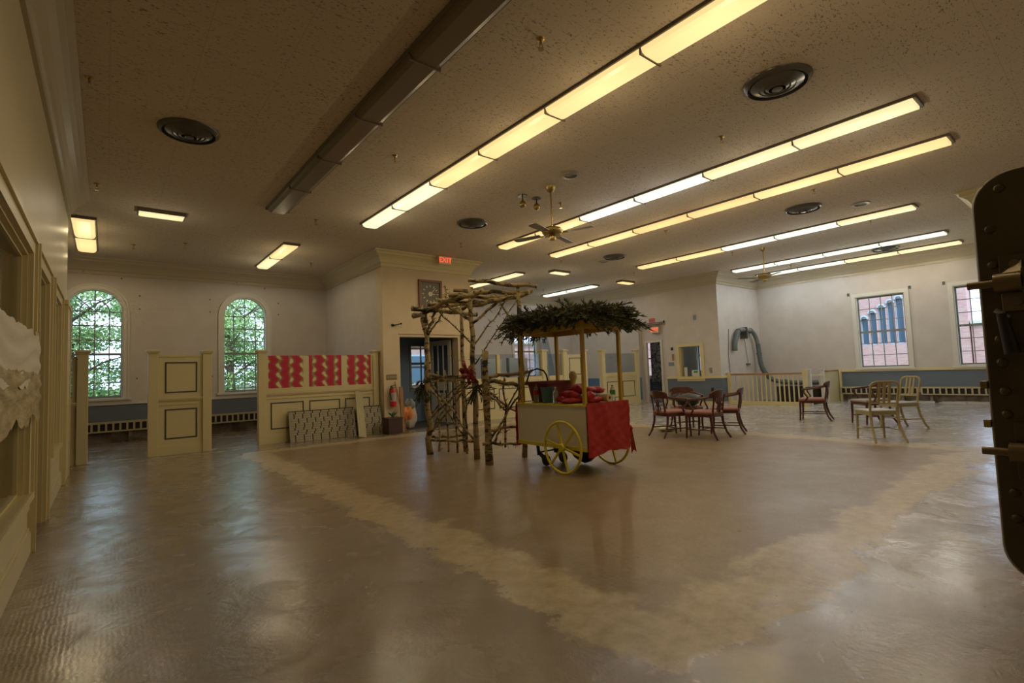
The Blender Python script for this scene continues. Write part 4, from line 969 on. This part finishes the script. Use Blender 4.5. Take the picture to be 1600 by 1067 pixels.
def sheet(u0,u1,z0,z1,place,amp,nu=34,nz=28):
    m = MB(); vs = []
    for j in range(nz+1):
        for i in range(nu+1):
            u, v = i/nu, j/nz; vs.append(place(u0+(u1-u0)*u, z0+(z1-z0)*v-(.012*math.sin(9*u)+.006*math.sin(23*u)+(.03*(1-u)**3) if j == 0 else 0), amp*(math.sin(11*u+4*v)+.6*abs(math.sin(13*v-9*u))*2+.9*abs(math.sin(16*u+11*v+2*math.sin(5*v)))+random.uniform(-.22,.22))))
    return m.add(vs,[(j*(nu+1)+i,j*(nu+1)+i+1,(j+1)*(nu+1)+i+1,(j+1)*(nu+1)+i) for j in range(nz) for i in range(nu)])
obj('foil_cover', sheet(cx0-.01,cx1+.02,.25,.83,lambda u,z,d:(u,cy0-.022-abs(d),z),.006), M_foil, t, smooth='all')
obj('foil_cover', sheet(cx0-.01,cx1+.02,.28,.82,lambda u,z,d:(u,cy1+.02+abs(d),z),.008), M_foil, t, smooth='all')
for x, y, h in ((cx0+.035,cy0+.04,1.70),(cx1-.035,cy0+.04,1.70),(cx0+.035,cy1-.08,1.70),(cx1-.035,cy1-.08,1.70)):
    obj('roof_post', MB().box(x-.02,x+.02,y-.02,y+.02,cz1,h), M_mustard if True else None, t, bevel=.003)
rx0, rx1, ry0, ry1, rz = cx0-.02, cx1+.0, cy0+.0, cy1-.02, 1.69
rf = MB().box(rx0,rx0+.02,ry0,ry1,rz,rz+.09).box(rx1-.02,rx1,ry0,ry1,rz,rz+.09).box(rx0+.02,rx1-.02,ry0,ry0+.02,rz,rz+.09).box(rx0+.02,rx1-.02,ry1-.02,ry1,rz,rz+.09)
obj('roof_frame', rf, M_mustard, t); obj('roof_slat', MB().box(rx0+.02,rx1-.02,4.50,4.56,rz+.05,rz+.08), M_wood, t); obj('roof_board', MB().box(rx0,rx1,ry0,ry1,rz+.09,rz+.10), M_wood, t)
def wheel(x, y, R):
    W = obj('wheel', MB().tube([(x,y+R*math.cos(2*PI*i/40),R+.012+(R-.0)*math.sin(2*PI*i/40)) for i in range(40)], .016, 8, True), M_yellow, t, smooth='all')
    obj('hub', MB().lathe([(.035,x-.03),(.045,x-.015),(.045,x+.015),(.035,x+.03)],(0,y,R+.012),16,'x'), M_yellow, W, smooth=True)
    for k in range(6):
        a = k*PI/3+.25; obj('spoke', MB().obox((x,y+.03*math.cos(a),R+.012+.03*math.sin(a)),(x,y+R*math.cos(a),R+.012+R*math.sin(a)),.022,.022,(1,0,0)), M_yellow, W)
    return W
wheel(cx0-.07,4.29,.30); wheel(cx1+.07,4.29,.30)
obj('axle', MB().tube([(cx0-.09,4.29,.31),(cx1+.09,4.29,.31)],.014,8), M_black, t)
for x in (4.42,4.72):
    fk = obj('caster_fork', MB().obox((x,5.0,cz0),(x,4.98,.12),.04,.02,(0,1,0)).obox((x,4.98,.16),(x,4.86,.08),.05,.02,(1,0,0)), M_black, t)
    obj('caster_wheel', MB().lathe([(.03,x-.018),(.07,x-.015),(.07,x+.015),(.03,x+.018)],(0,4.84,.072),18,'x'), M_black, fk, smooth=True)
obj('caster_bar', MB().tube([(4.40,4.92,.17),(4.76,4.92,.17)],.01,6), M_black, t)
# fir roof
random.seed(77)
m = MB()
for k in range(620):
    u = random.random(); v = random.random()
    x = rx0+(rx1-rx0)*u; y = ry0-.08+(ry1-ry0+.16)*v; z = rz+.10+random.uniform(.0,.19)*(1-.5*abs(u-.5)*2*.6)
    out = Vector(((u-.5)*1.6,(v-.5)*2.2,0)); d = out+Vector((random.gauss(0,.45),random.gauss(0,.45),random.uniform(.0,.5)))
    needles(m, (x,y,z), d, random.uniform(.16,.28), 30, .045, .05)
for k in range(100):
    s = random.choice((0,1)); x = random.uniform(rx0-.03,rx1+.03); y = (ry0-.03, ry1+.03)[s] 
    needles(m, (x,y,rz+.12), (random.gauss(.1,.35),(-1,1)[s]*1.0,random.uniform(-.25,.1)), random.uniform(.25,.40), 36, .042, .12)
for k in range(90):
    s = random.choice((0,1)); y = random.uniform(ry0,ry1); x = (rx0-.01, rx1+.03)[s]
    needles(m, (x,y,rz+.10), ((-1,1)[s]*.5,random.gauss(0,.5),random.uniform(-.35,.3)), random.uniform(.10,.2), 26, .04, .06)
o = one('fir_boughs', m, [M_fir, M_twig], 'thick layer of dark green fir branches lying over the cart roof', 'fir branches'); o['kind'] = 'stuff'
# things on the cart
t = thing('plastic_crate', 'dark maroon crate at the far end of the cart top', 'crate', (4.62,4.92,.81))
obj('body', MB().add([(4.44,4.80,.812),(4.84,4.80,.812),(4.84,5.1,.812),(4.44,5.1,.812),(4.40,4.77,1.07),(4.88,4.77,1.07),(4.88,5.14,1.07),(4.40,5.14,1.07)],[(0,3,2,1),(4,5,6,7),(0,1,5,4),(1,2,6,5),(2,3,7,6),(3,0,4,7)]), M_maroon, t, bevel=.01); obj('rim', MB().box(4.39,4.89,4.755,4.775,1.05,1.08).box(4.39,4.89,5.135,5.155,1.05,1.08).box(4.385,4.405,4.775,5.135,1.05,1.08).box(4.875,4.895,4.775,5.135,1.05,1.08), M_maroon, t)
t = thing('bucket', 'teal blue round bucket standing on the cart by the left roof post', 'bucket', (4.41,4.70,.81))
obj('body', MB().lathe([(.075,.812),(.095,1.0),(.10,1.0),(.10,1.01),(.088,1.01),(.072,.83)],(4.39,4.72,0),24), M_bucket, t, smooth=True)
def bottle(x, y, z, h, r, label, capm, lab=None, group=None):
    t = thing('water_bottle', label, 'bottle', (x,y,z), group)
    obj('bottle_body', MB().lathe([(r*.8,0),(r,.01),(r,h*.3),(r*.93,h*.36),(r,h*.42),(r,h*.66),(r*.75,h*.78),(r*.36,h*.88),(r*.36,h*.93)],(x,y,z),18), M_clear, t, smooth=True)
    obj('cap', MB().lathe([(r*.42,h*.93),(r*.42,h)],(x,y,z),14), capm, t)
    if lab: obj('paper_label', MB().lathe([(r*1.02,h*.42),(r*1.02,h*.66)],(x,y,z),18,cap=False), lab, t, smooth=True)
bottle(4.90,4.10,.812,.20,.035,'clear water bottle with a green label near the right roof post',M_green,M_green)
bottle(4.33,4.53,.812,.20,.032,'clear plastic bottle just right of the teal bucket',M_white)
bottle(4.36,4.92,.812,.24,.035,'clear plastic bottle with a red print left of the teal bucket',M_red,M_foil)
random.seed(9)
pile = (((4.45,4.35,.84),(.16,.10,.04)),((4.50,4.42,.90),(.12,.09,.06)),((4.62,4.40,.97),(.10,.08,.06)),((4.50,4.12,.90),(.06,.05,.05)),((4.78,4.32,.95),(.13,.09,.05)),((4.60,4.15,.85),(.10,.08,.035)),((4.38,4.45,.86),(.08,.06,.04)))
for i, (c, r) in enumerate(pile):
    one('red_ribbon_heap', cloth(c, r, 30+i), M_redcloth, ['flat red cloth fold at the front of the heap on the cart','red cloth fold stacked over the front fold on the cart','top red cloth bunch of the heap on the cart','small red bunch just behind the near roof post','red cloth bunch at the right of the heap on the cart','low red fold right of the near roof post','small red fold at the left end of the heap on the cart'][i], 'cloth', 'red cloths heaped on the cart', smooth='all')
one('dark_cloth', cloth((4.68,4.26,.88),(.14,.09,.05),50), M_black, 'black cloth between the red cloths and the paper roll on the cart', 'cloth', smooth='all')
t = thing('paper_roll', 'pale roll of paper lying on the cart beside the green bottle', 'roll', (4.75,4.05,.86))
obj('roll', MB().lathe([(.018,-.10),(.05,-.10),(.05,.10),(.018,.10)],(4.76,4.13,.865),20,'y',cap=False), mat('pale paper',(.55,.46,.30),.7), t, smooth=True); obj('core', MB().lathe([(.012,-.101),(.02,-.101),(.02,.101),(.012,.101)],(4.76,4.13,.865),14,'y',cap=False), M_wood, t)
one('dark_hook', MB().tube([(4.38,5.12,1.08),(4.42,5.10,1.22),(4.52,5.06,1.25),(4.60,5.02,1.22),(4.63,5.0,1.16),(4.63,4.98,1.08)],.011,8), M_black, 'black curved handle rising over the maroon crate on the cart', 'handle', smooth='all')
t = thing('straw_figure', 'small pale straw figure standing behind the crate on the cart', 'ornament', (4.84,4.66,.81))
obj('body', MB().lathe([(.05,0),(.045,.1),(.03,.22),(.04,.27),(.055,.31),(.05,.36),(.02,.39)],(4.83,4.70,.812),14), mat('straw',(.50,.38,.16),.8), t, smooth='all')
t = thing('hanging_bow', 'red cloth tails hanging beside the right cart wheel', 'bow', (5.10,4.05,.4))
obj('tail', MB().add([(5.09,3.98,.48),(5.13,4.06,.50),(5.14,4.04,.14),(5.10,3.93,.18),(5.12,3.99,.20)],[(0,1,2,4),(0,4,3)]), M_redcloth, t); obj('knot', blob((5.10,4.02,.47),(.04,.04,.04),60,8), M_redcloth, t, smooth='all')
one('dark_bag', blob((4.82,4.55,.17),(.13,.22,.16),61,14), M_black, 'black bag under the cart behind the right wheel', 'bag', smooth='all')

# ================================================================ CHAIRS
def captain_chair(seatm, label, frame=M_dwood, group='dark wooden captain chairs'):
    # local: faces +Y, origin at floor centre
    t = thing('captain_chair', label, 'chair', (0,0,0), group); random.seed(1)
    st_ = MB(); n = 16; pts = [(-.24,.24),(.24,.24),(.25,.1),(.23,-.22),(.12,-.25),(-.12,-.25),(-.23,-.22),(-.25,.1)]
    obj('seat', MB().prism(pts,.405,.455,'z'), seatm, t, bevel=.02, smooth=True)
    obj('seat_rail', MB().prism([(x*.96,y*.96) for x,y in pts],.36,.408,'z'), frame, t)
    for s in (-1,1):
        obj('leg', MB().tube([(s*.215,.215,.38),(s*.21,.22,.2),(s*.21,.235,0)],[.024,.020,.015],8), frame, t, smooth=True)
        obj('leg', MB().tube([(s*.20,-.20,.40),(s*.20,-.215,.25),(s*.215,-.26,.10),(s*.235,-.32,0)],[.024,.021,.018,.016],8), frame, t, smooth=True)
        obj('stretcher', MB().tube([(s*.21,.222,.15),(s*.215,-.235,.15)],.011,6), frame, t)
        obj('arm', MB().tube([(s*.19,-.24,.70),(s*.26,-.13,.675),(s*.285,.02,.655),(s*.275,.12,.65),(s*.26,.16,.645)],[.022,.020,.019,.022,.018],8), frame, t, smooth=True)
        obj('arm_support', MB().tube([(s*.235,.12,.40),(s*.25,.07,.48),(s*.27,.13,.58),(s*.27,.12,.65)],[.020,.017,.016,.016],8), frame, t, smooth=True)
        obj('back_post', MB().tube([(s*.17,-.22,.40),(s*.165,-.245,.55),(s*.175,-.27,.72)],[.018,.015,.016],8), frame, t, smooth=True)
    obj('stretcher', MB().tube([(-.21,.0,.15),(.21,.0,.15)],.011,6), frame, t)
    # curved crest rail
    vs = []; N = 12
    for i in range(N+1):
        a = (i/N-.5)*2; x = .23*a; y = -.29+.075*a*a
        top = .80-.012*abs(a)**3-.035*abs(a)**6; bot = .675
        vs += [(x,y-.012-.02,top),(x,y+.014-.02,top),(x,y+.014,bot),(x,y-.012,bot)]
    obj('crest_rail', MB().add(vs,[(4*i+k,4*i+(k+1)%4,4*i+4+(k+1)%4,4*i+4+k) for i in range(N) for k in range(4)]+[(3,2,1,0),(4*N,4*N+1,4*N+2,4*N+3)]), frame, t, smooth=True)
    sp = MB(); c = [(.0,-.245,.42),(0,-.26,.55),(0,-.275,.69)]
    sp.tube(c,[.012,.022,.012],6)
    for s in (-1,1): sp.tube([(s*.03,-.24,.42),(s*.075,-.255,.50),(s*.03,-.262,.57),(s*.075,-.27,.63),(s*.04,-.275,.69)],.010,6)
    obj('back_splat', sp, frame, t, smooth='all')
    return t
def rot_to(fx, fy): return math.atan2(-fx, fy)    # rotation taking +Y to (fx,fy)
c1 = captain_chair(M_seatred, 'captain chair at the left of the group of four, its back to the cart')
c1.location = (7.72,5.17,0); c1.rotation_euler = (0,0,rot_to(.93,-.37))
dup(c1, (7.84,4.60,0), rot_to(-.05,1), 'captain chair nearest the camera in the group of four')
dup(c1, (8.63,4.66,0), rot_to(-.40,.90), 'captain chair at the right of the group of four')
dup(c1, (8.60,5.42,0), rot_to(-.62,-.78), 'captain chair at the far side of the group of four, holding the black bag')
dup(c1, (11.42,4.24,0), rot_to(-.25,.97), 'lone dark captain chair in front of the stair railing')
c6 = captain_chair(M_seatgrey, 'dark captain chair with a worn grey seat, behind the pale slat back chair'); c6.location = (11.30,3.20,0); c6.rotation_euler = (0,0,rot_to(-.72,.62))
one('black_bag', blob((8.50,5.30,.58),(.30,.22,.13),70,14), M_black, 'black bag slumped on the far captain chair', 'bag', smooth='all')
one('light_cloth', blob((8.25,5.62,.05),(.20,.16,.05),71,12), mat('pale cloth',(.55,.50,.36),.9), 'pale crumpled cloth on the floor behind the four chairs', 'cloth', smooth='all')
def slat_chair(label):
    t = thing('slat_back_chair', label, 'chair', (0,0,0), 'pale slat back chairs')
    pts = [(-.21,.20),(-.15,.225),(.15,.225),(.21,.20),(.20,-.18),(-.20,-.18)]
    obj('seat', MB().prism(pts,.43,.455,'z'), mat('pale grey seat',(.40,.39,.35),.35) if 'pale grey seat' not in bpy.data.materials else bpy.data.materials['pale grey seat'], t, bevel=.006)
    obj('seat_rail', MB().prism([(x*.97,y*.97) for x,y in pts],.385,.43,'z'), M_lwood, t)
    for s in (-1,1):
        obj('leg', MB().tube([(s*.18,.185,.40),(s*.19,.20,0)],[.020,.015],8), M_lwood, t, smooth=True)
        obj('leg', MB().tube([(s*.18,-.17,.43),(s*.185,-.20,.25),(s*.20,-.27,.08),(s*.21,-.32,0)],[.021,.019,.017,.016],8), M_lwood, t, smooth=True)
        obj('stretcher', MB().tube([(s*.188,.19,.17),(s*.19,-.22,.17)],.009,6), M_lwood, t)
    obj('stretcher', MB().tube([(-.188,.05,.18),(.188,.05,.18)],.009,6), M_lwood, t)
    hoop = [(-.18,-.17,.42),(-.185,-.20,.60),(-.19,-.24,.78),(-.185,-.25,.83),(-.155,-.26,.865),(-.10,-.265,.88),(.10,-.265,.88),(.155,-.26,.865),(.185,-.25,.83),(.19,-.24,.78),(.185,-.20,.60),(.18,-.17,.42)]
    obj('back_hoop', MB().tube(hoop,.017,8), M_lwood, t, smooth=True)
    obj('back_rail', MB().tube([(-.185,-.195,.56),(.185,-.195,.56)],.011,6), M_lwood, t)
    for x in (-.07,0,.07): obj('back_slat', MB().obox((x,-.195,.56),(x,-.262,.875),.034,.012,(0,1,0)), M_lwood, t)
    return t
s1 = slat_chair('pale slat back chair nearest the camera, its back to the camera'); s1.location = (9.03,2.49,0); s1.rotation_euler = (0,0,rot_to(.72,.68))
dup(s1, (10.72,2.62,0), rot_to(-.80,.55), 'pale slat back chair farther right, turned to the left')
one('folded_paper', MB().box(11.15,11.4,2.95,3.1,.46,.475), M_white, 'folded white papers on the worn grey seat', 'paper')

# ================================================================ STAIR RAILING
t = thing('stair_railing', 'cream stair railing with a brown handrail along the stairwell', 'railing', (14.8,6.7,0))
def newel(x, y, h=.95): 
    p = obj('newel_post', MB().box(x-.05,x+.05,y-.05,y+.05,0,h), M_trim, t, bevel=.004); obj('newel_cap', MB().box(x-.065,x+.065,y-.065,y+.065,h,h+.03), M_trim, p, bevel=.004)
newel(14.8,5.66,.96); newel(14.78,7.78,.93)
obj('handrail', MB().box(14.765,14.835,5.71,7.73,.87,.915), M_wood, t, bevel=.01); obj('base_board', MB().box(14.74,14.86,5.71,7.73,0,.10), M_trim, t)
b0 = None
for k in range(15):
    y = 5.84+k*.125
    if b0 is None: b0 = obj('baluster', MB().box(14.785,14.815,-.015,.015,.10,.87), M_trim, t); b0.location = (0,y,0)
    else: share(b0, t, (0,y,0))
# fix baluster offsets: mesh was made relative to the railing's base
for o in t.children:
    if o.name.startswith('baluster'): o.location.y += 0
t2 = thing('stair_railing', 'white newel posts and rail across the stair head, right of the brown handrail', 'railing', (15.6,5.64,0))
for x, h in ((15.05,.97),(15.98,.96)):
    p = obj('newel_post', MB().box(x-.045,x+.045,5.60,5.69,0,h), M_white, t2, bevel=.004); obj('newel_cap', MB().box(x-.06,x+.06,5.585,5.705,h,h+.03), M_white, p)
obj('gate_frame', MB().box(15.10,15.93,5.63,5.66,.08,.12).box(15.10,15.93,5.63,5.66,.80,.84), M_trim, t2)
one('low_wall_cap', MB().box(16.20,17.03,5.56,5.72,.90,.925), M_wood, 'brown wooden cap on the low wall at the right end of the stairwell', 'cap')
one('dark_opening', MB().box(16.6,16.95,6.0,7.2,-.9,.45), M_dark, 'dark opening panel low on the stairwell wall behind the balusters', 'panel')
one('newel_cap_post', MB().box(17.0,17.06,5.50,5.56,0,.96), M_trim, 'cream corner post where the low stair wall meets the blue wainscot', 'post')

# ================================================================ DUCT
t = thing('flexible_duct', 'grey blue flexible duct arching on the wall and running down into the stairwell', 'duct', (16.2,7.7,0))
ctrl = [(15.15,7.74,1.62),(15.17,7.74,1.85),(15.30,7.73,2.12),(15.45,7.73,2.25),(15.65,7.72,2.28),(15.9,7.72,2.27),(16.1,7.72,2.27),(16.3,7.71,2.23),(16.48,7.70,2.05),(16.55,7.68,1.8),(16.56,7.66,1.45),(16.56,7.62,1.15),(16.6,7.55,.92),(16.72,7.42,.70),(16.84,7.2,.60),(16.88,6.9,.57),(16.88,6.5,.56),(16.88,6.1,.56)]
def catmull(P, k=10):
    P = [Vector(p) for p in P]; out = []
    for i in range(len(P)-1):
        a, b_, c, d = P[max(i-1,0)], P[i], P[i+1], P[min(i+2,len(P)-1)]
        for j in range(k):
            u = j/k; out.append(.5*((2*b_)+(-a+c)*u+(2*a-5*b_+4*c-d)*u*u+(-a+3*b_-3*c+d)*u**3))
    return out+[P[-1]]
pts = catmull(ctrl, 8)
obj('hose', MB().tube(pts[:24], [.075+(.006 if i%2 else -.004) for i in range(24)], 12), M_duct, t, smooth='all')
obj('pipe', MB().tube(pts[23:72], [.066]*49, 12), mat('galvanised duct pipe',(.20,.22,.22),.45,.3), t, smooth='all')
obj('hose', MB().tube(pts[71:], [.068+(.007 if i%2 else -.005) for i in range(len(pts)-71)], 12), M_duct, t, smooth='all')
for i in (22,36,50,78,92,104,116,128): 
    if i < len(pts)-1: obj('clamp', MB().tube([pts[i],pts[i+1]], .086, 12), M_duct if i != 36 else M_black, t)
obj('bracket', MB().box(15.75,15.79,7.62,7.85,2.0,2.36), M_vent, t); obj('wire', MB().tube([(14.95,7.83,0.0+.9),(14.9,7.83,1.5),(15.0,7.83,2.3)],.008,5), M_vent, t)
one('pull_handle', MB().box(16.02,16.2,7.79,7.85,1.16,1.22).tube([(16.1,7.82,1.2),(16.0,7.83,1.9),(15.8,7.83,2.2)],.006,5), M_rust, 'small dark pull handle with a cord beside the duct', 'handle')

# small wall fittings on the middle wall
def plate(y, z, w_, h, m, label, cat='wall plate', a=XM): 
    t = thing('wall_plate', label, cat, (a,y,z)); obj('plate', MB().box(a-.012,a,y-w_/2,y+w_/2,z-h/2,z+h/2), m, t, bevel=.002); obj('screw', MB().lathe([(.006,a-.016),(.006,a-.01)],(0,y,z+h*.3),8,'x'), M_chrome, t)
    return t
plate(8.62,2.72,.10,.16,M_board,'grey thermostat high on the middle wall'); plate(9.05,2.45,.08,.15,M_trim,'cream plate high on the middle wall left of the thermostat'); plate(8.18,1.05,.10,.16,M_chrome,'grey switch plate right of the service window')
plate(9.55,1.28,.20,.12,M_board,'wide grey plate left of the service window','switch'); plate(9.47,1.50,.08,.22,M_wood,'brown wooden plate left of the service window, above the wide grey plate'); plate(9.50,1.78,.08,.10,M_black,'small black box left of the service window','box'); plate(9.75,2.62,.06,.07,M_wood,'tiny brown plate right of the niche top')
plate(8.15,.45,.08,.13,M_black,'black socket on the blue wainscot','socket',XM-.012)
t = thing('paper_sign', 'white paper notice on the sill of the service window', 'notice', (XM+.08,8.72,.81)); obj('sheet', MB().box(XM+.06,XM+.065,8.60,8.86,.81,1.06), M_white, t); obj('print', MB().box(XM+.055,XM+.06,8.66,8.80,.98,1.04), M_green, t)
t = thing('white_board_offcut', 'narrow white board leaning inside the service window', 'board', (XM+.08,9.05,.81)); obj('board', MB().box(XM+.05,XM+.07,9.02,9.12,.81,1.16), M_white, t)
# curtain in the inner room, curtain pegs around windows
cu = MB(); vs = []; n = 24
for i in range(n+1):
    y = 11.62+.50*i/n; x = 16.9+.03*math.sin(i*1.9); vs += [(x,y,.62),(x,y,2.35)]
cu.add(vs,[(2*i,2*i+2,2*i+3,2*i+1) for i in range(n)])
t = thing('curtain', 'dark patterned curtain beside the bright window of the inner room', 'curtain', (16.9,11.9,2.35)); obj('cloth', cu, M_curt, t, smooth='all'); obj('rail', MB().tube([(16.9,11.5,2.36),(16.9,13.6,2.36)],.012,6).box(16.89,17.07,11.5,11.53,2.34,2.38).box(16.89,17.07,13.57,13.6,2.34,2.38), M_black, t)
pg = None; k = 0
for cxw in (-.20,2.74):
    for dx, z in ((-.78,3.25),(-.78,2.95),(.78,3.25),(.78,2.95),(-.2,3.72),(.45,3.62),(-.74,1.38),(.74,1.38)):
        k += 1; lb = 'small brown curtain peg on the wall %s the %s arched window' % ({-.78:'left of',.78:'right of',-.2:'over the top of',.45:'over the right shoulder of',-.74:'low left of',.74:'low right of'}[dx], 'left' if cxw < 0 else 'right')
        if abs(dx) == .78: lb += ', upper one' if z > 3 else ', lower one'
        if pg is None:
            pg = thing('curtain_peg', lb, 'peg', (cxw+dx,YF,z), 'curtain pegs around the arched windows'); obj('knob', MB().lathe([(.02,YF-.03),(.016,YF-.01),(.008,YF)],(cxw+dx,0,z),8,'y'), M_rust, pg)
        else: dup(pg, (cxw+dx,YF,z), None, lb)
for y, lb in ((5.18,'left bracket over the wide right window'),(3.72,'right bracket over the wide right window'),(3.0,'left bracket over the window beside the vault door')):
    t = thing('curtain_bracket', lb, 'bracket', (XR,y,3.12), 'curtain brackets on the window wall'); obj('plate', MB().box(XR-.01,XR,y-.03,y+.03,3.08,3.17), M_vent, t); obj('hook', MB().tube([(XR-.01,y,3.13),(XR-.07,y,3.13),(XR-.08,y,3.16)],.008,6), M_vent, t)

# ================================================================ TAPED PAPER ON THE LEFT WALL
random.seed(13)
def paper(name, y0, y1, z0, z1, x, m_, nu=26, nz=14, amp=.012, ragged=.05, slope=0):
    vs = []
    for j in range(nz+1):
        for i in range(nu+1):
            u, v = i/nu, j/nz; rg = (ragged*(abs(math.sin(7*u+1))+.5*abs(math.sin(19*u))+random.uniform(0,.4)) if j == 0 else (random.uniform(-.012,.012) if j == nz else 0))
            re = random.uniform(-.012,.012) if i == nu else 0
            vs.append((x+amp*(math.sin(15*v+3*math.sin(5*u))+random.uniform(-.5,.5))+.02, y0+(y1-y0)*u+re, z0+(z1-z0)*v-rg+slope*(1-u)))
    return MB().add(vs,[(j*(nu+1)+i,j*(nu+1)+i+1,(j+1)*(nu+1)+i+1,(j+1)*(nu+1)+i) for j in range(nz) for i in range(nu)])
t = thing('paper_banner', 'torn brown and white paper taped across the near office window', 'paper', (XL+.05,4.4,1.4))
obj('paper_sheet', paper('p',3.2,5.06,1.30,1.60,XL+.05,M_tape,amp=.006), M_tape, t, smooth='all')
obj('torn_sheet', paper('p',3.2,5.08,1.10,1.33,XL+.055,M_kraft,ragged=.07,amp=.006), M_kraft, t, smooth='all')
obj('tape_strip', MB().box(XL+.048,XL+.052,4.95,5.2,1.58,1.64).box(XL+.048,XL+.052,5.0,5.16,1.2,1.25), M_kraft, t)
one('white_hook', MB().box(XL+.0,XL+.03,9.36,9.42,1.9,1.93), M_white, 'tiny white clip on the end of the left wall', 'clip')

# ================================================================ VAULT DOOR
t = thing('vault_door', 'dark bronze steel vault door with rounded corners standing open at the right edge', 'vault door', (3.40,-.10,.15))
vx, yA, yB, za, zb, R = 3.36, .455, -.60, .15, 2.10, .16
def rrect(y0, y1, z0, z1, r, n=8):
    P = []
    for cy, cz, a0 in ((y1-r,z1-r,0),(y0+r,z1-r,PI/2),(y0+r,z0+r,PI),(y1-r,z0+r,3*PI/2)):
        P += [(cy+r*math.cos(a0+PI/2*i/n), cz+r*math.sin(a0+PI/2*i/n)) for i in range(n+1)]
    return P
obj('door_plate', MB().prism(rrect(yB,yA,za,zb,R),vx,vx+.05,'x'), M_vault, t, bevel=.006)
obj('door_body', MB().prism(rrect(yB-.03,yA+.012,za-.02,zb+.015,R),vx+.05,vx+.16,'x'), mat('pale painted door edge',(.34,.30,.24),.5), t, bevel=.01)
for z in (2.02,1.83,1.655,1.29,1.18,1.04,.93,.56,.44,.31,.24):
    y = yA-.055 if .35 < z < 1.95 else yA-.10
    obj('rivet', MB().lathe([(.012,vx-.012),(.02,vx-.006),(.022,vx)],(0,y,z),12,'x'), M_vault, t, smooth='all')
obj('rivet', MB().lathe([(.012,vx-.012),(.02,vx-.006),(.022,vx)],(0,.22,2.055),12,'x'), M_vault, t, smooth='all')
def boltset(z):
    obj('bolt', MB().tube([(vx-.07,yA+.035,z),(vx-.07,yA-.10,z)],.018,14), M_vaultl, t, smooth=True)
    obj('bolt_collar', MB().tube([(vx-.07,yA-.06,z),(vx-.07,yA-.155,z)],.045,20), M_vaultl, t, smooth=True)
    obj('bolt_bracket', MB().box(vx-.10,vx,yA-.32,yA-.155,z-.06,z+.06), M_vault, t, bevel=.006)
    for dz in (.09,-.09):
        p = obj('bracket_plate', MB().box(vx-.018,vx,yA-.19,yA-.075,z+dz-.045,z+dz+.045), M_vaultl if dz < 0 and z > 1 else M_vault, t, bevel=.004)
        obj('screw_head', MB().lathe([(.018,vx-.028),(.02,vx-.018)],(0,yA-.13,z+dz),12,'x'), M_vaultl, p)
boltset(1.555); boltset(.76)
obj('wedge', MB().add([(vx-.02,yA-.075,1.60),(vx-.02,yA-.155,1.66),(vx-.09,yA-.155,1.60),(vx-.02,yA-.155,1.57)],[(0,1,2),(0,2,3),(0,3,1),(1,3,2)]), mat('bright worn steel',(.55,.5,.35),.4,.3), t)
obj('lever', MB().tube([(vx-.06,yA-.075,1.41),(vx-.06,yA-.09,1.30),(vx-.06,yA-.10,1.22)],[.020,.026,.030],12), M_black, t, smooth=True); obj('lever_pin', MB().tube([(vx-.06,yA-.055,1.43),(vx-.06,yA-.10,1.39)],.012,8), M_chrome, t)
obj('handle_bar', MB().tube([(vx-.05,yA-.175,.985),(vx-.05,yA-.38,1.16)],.022,12), M_black, t, smooth=True); obj('handle_tip', MB().tube([(vx-.05,yA-.145,.965),(vx-.05,yA-.185,.99)],.024,12), M_chrome, t)
for z in (1.07,.88): obj('edge_lug', MB().box(vx+.02,vx+.07,yA+.01,yA+.035,z-.018,z+.018), M_brass, t)
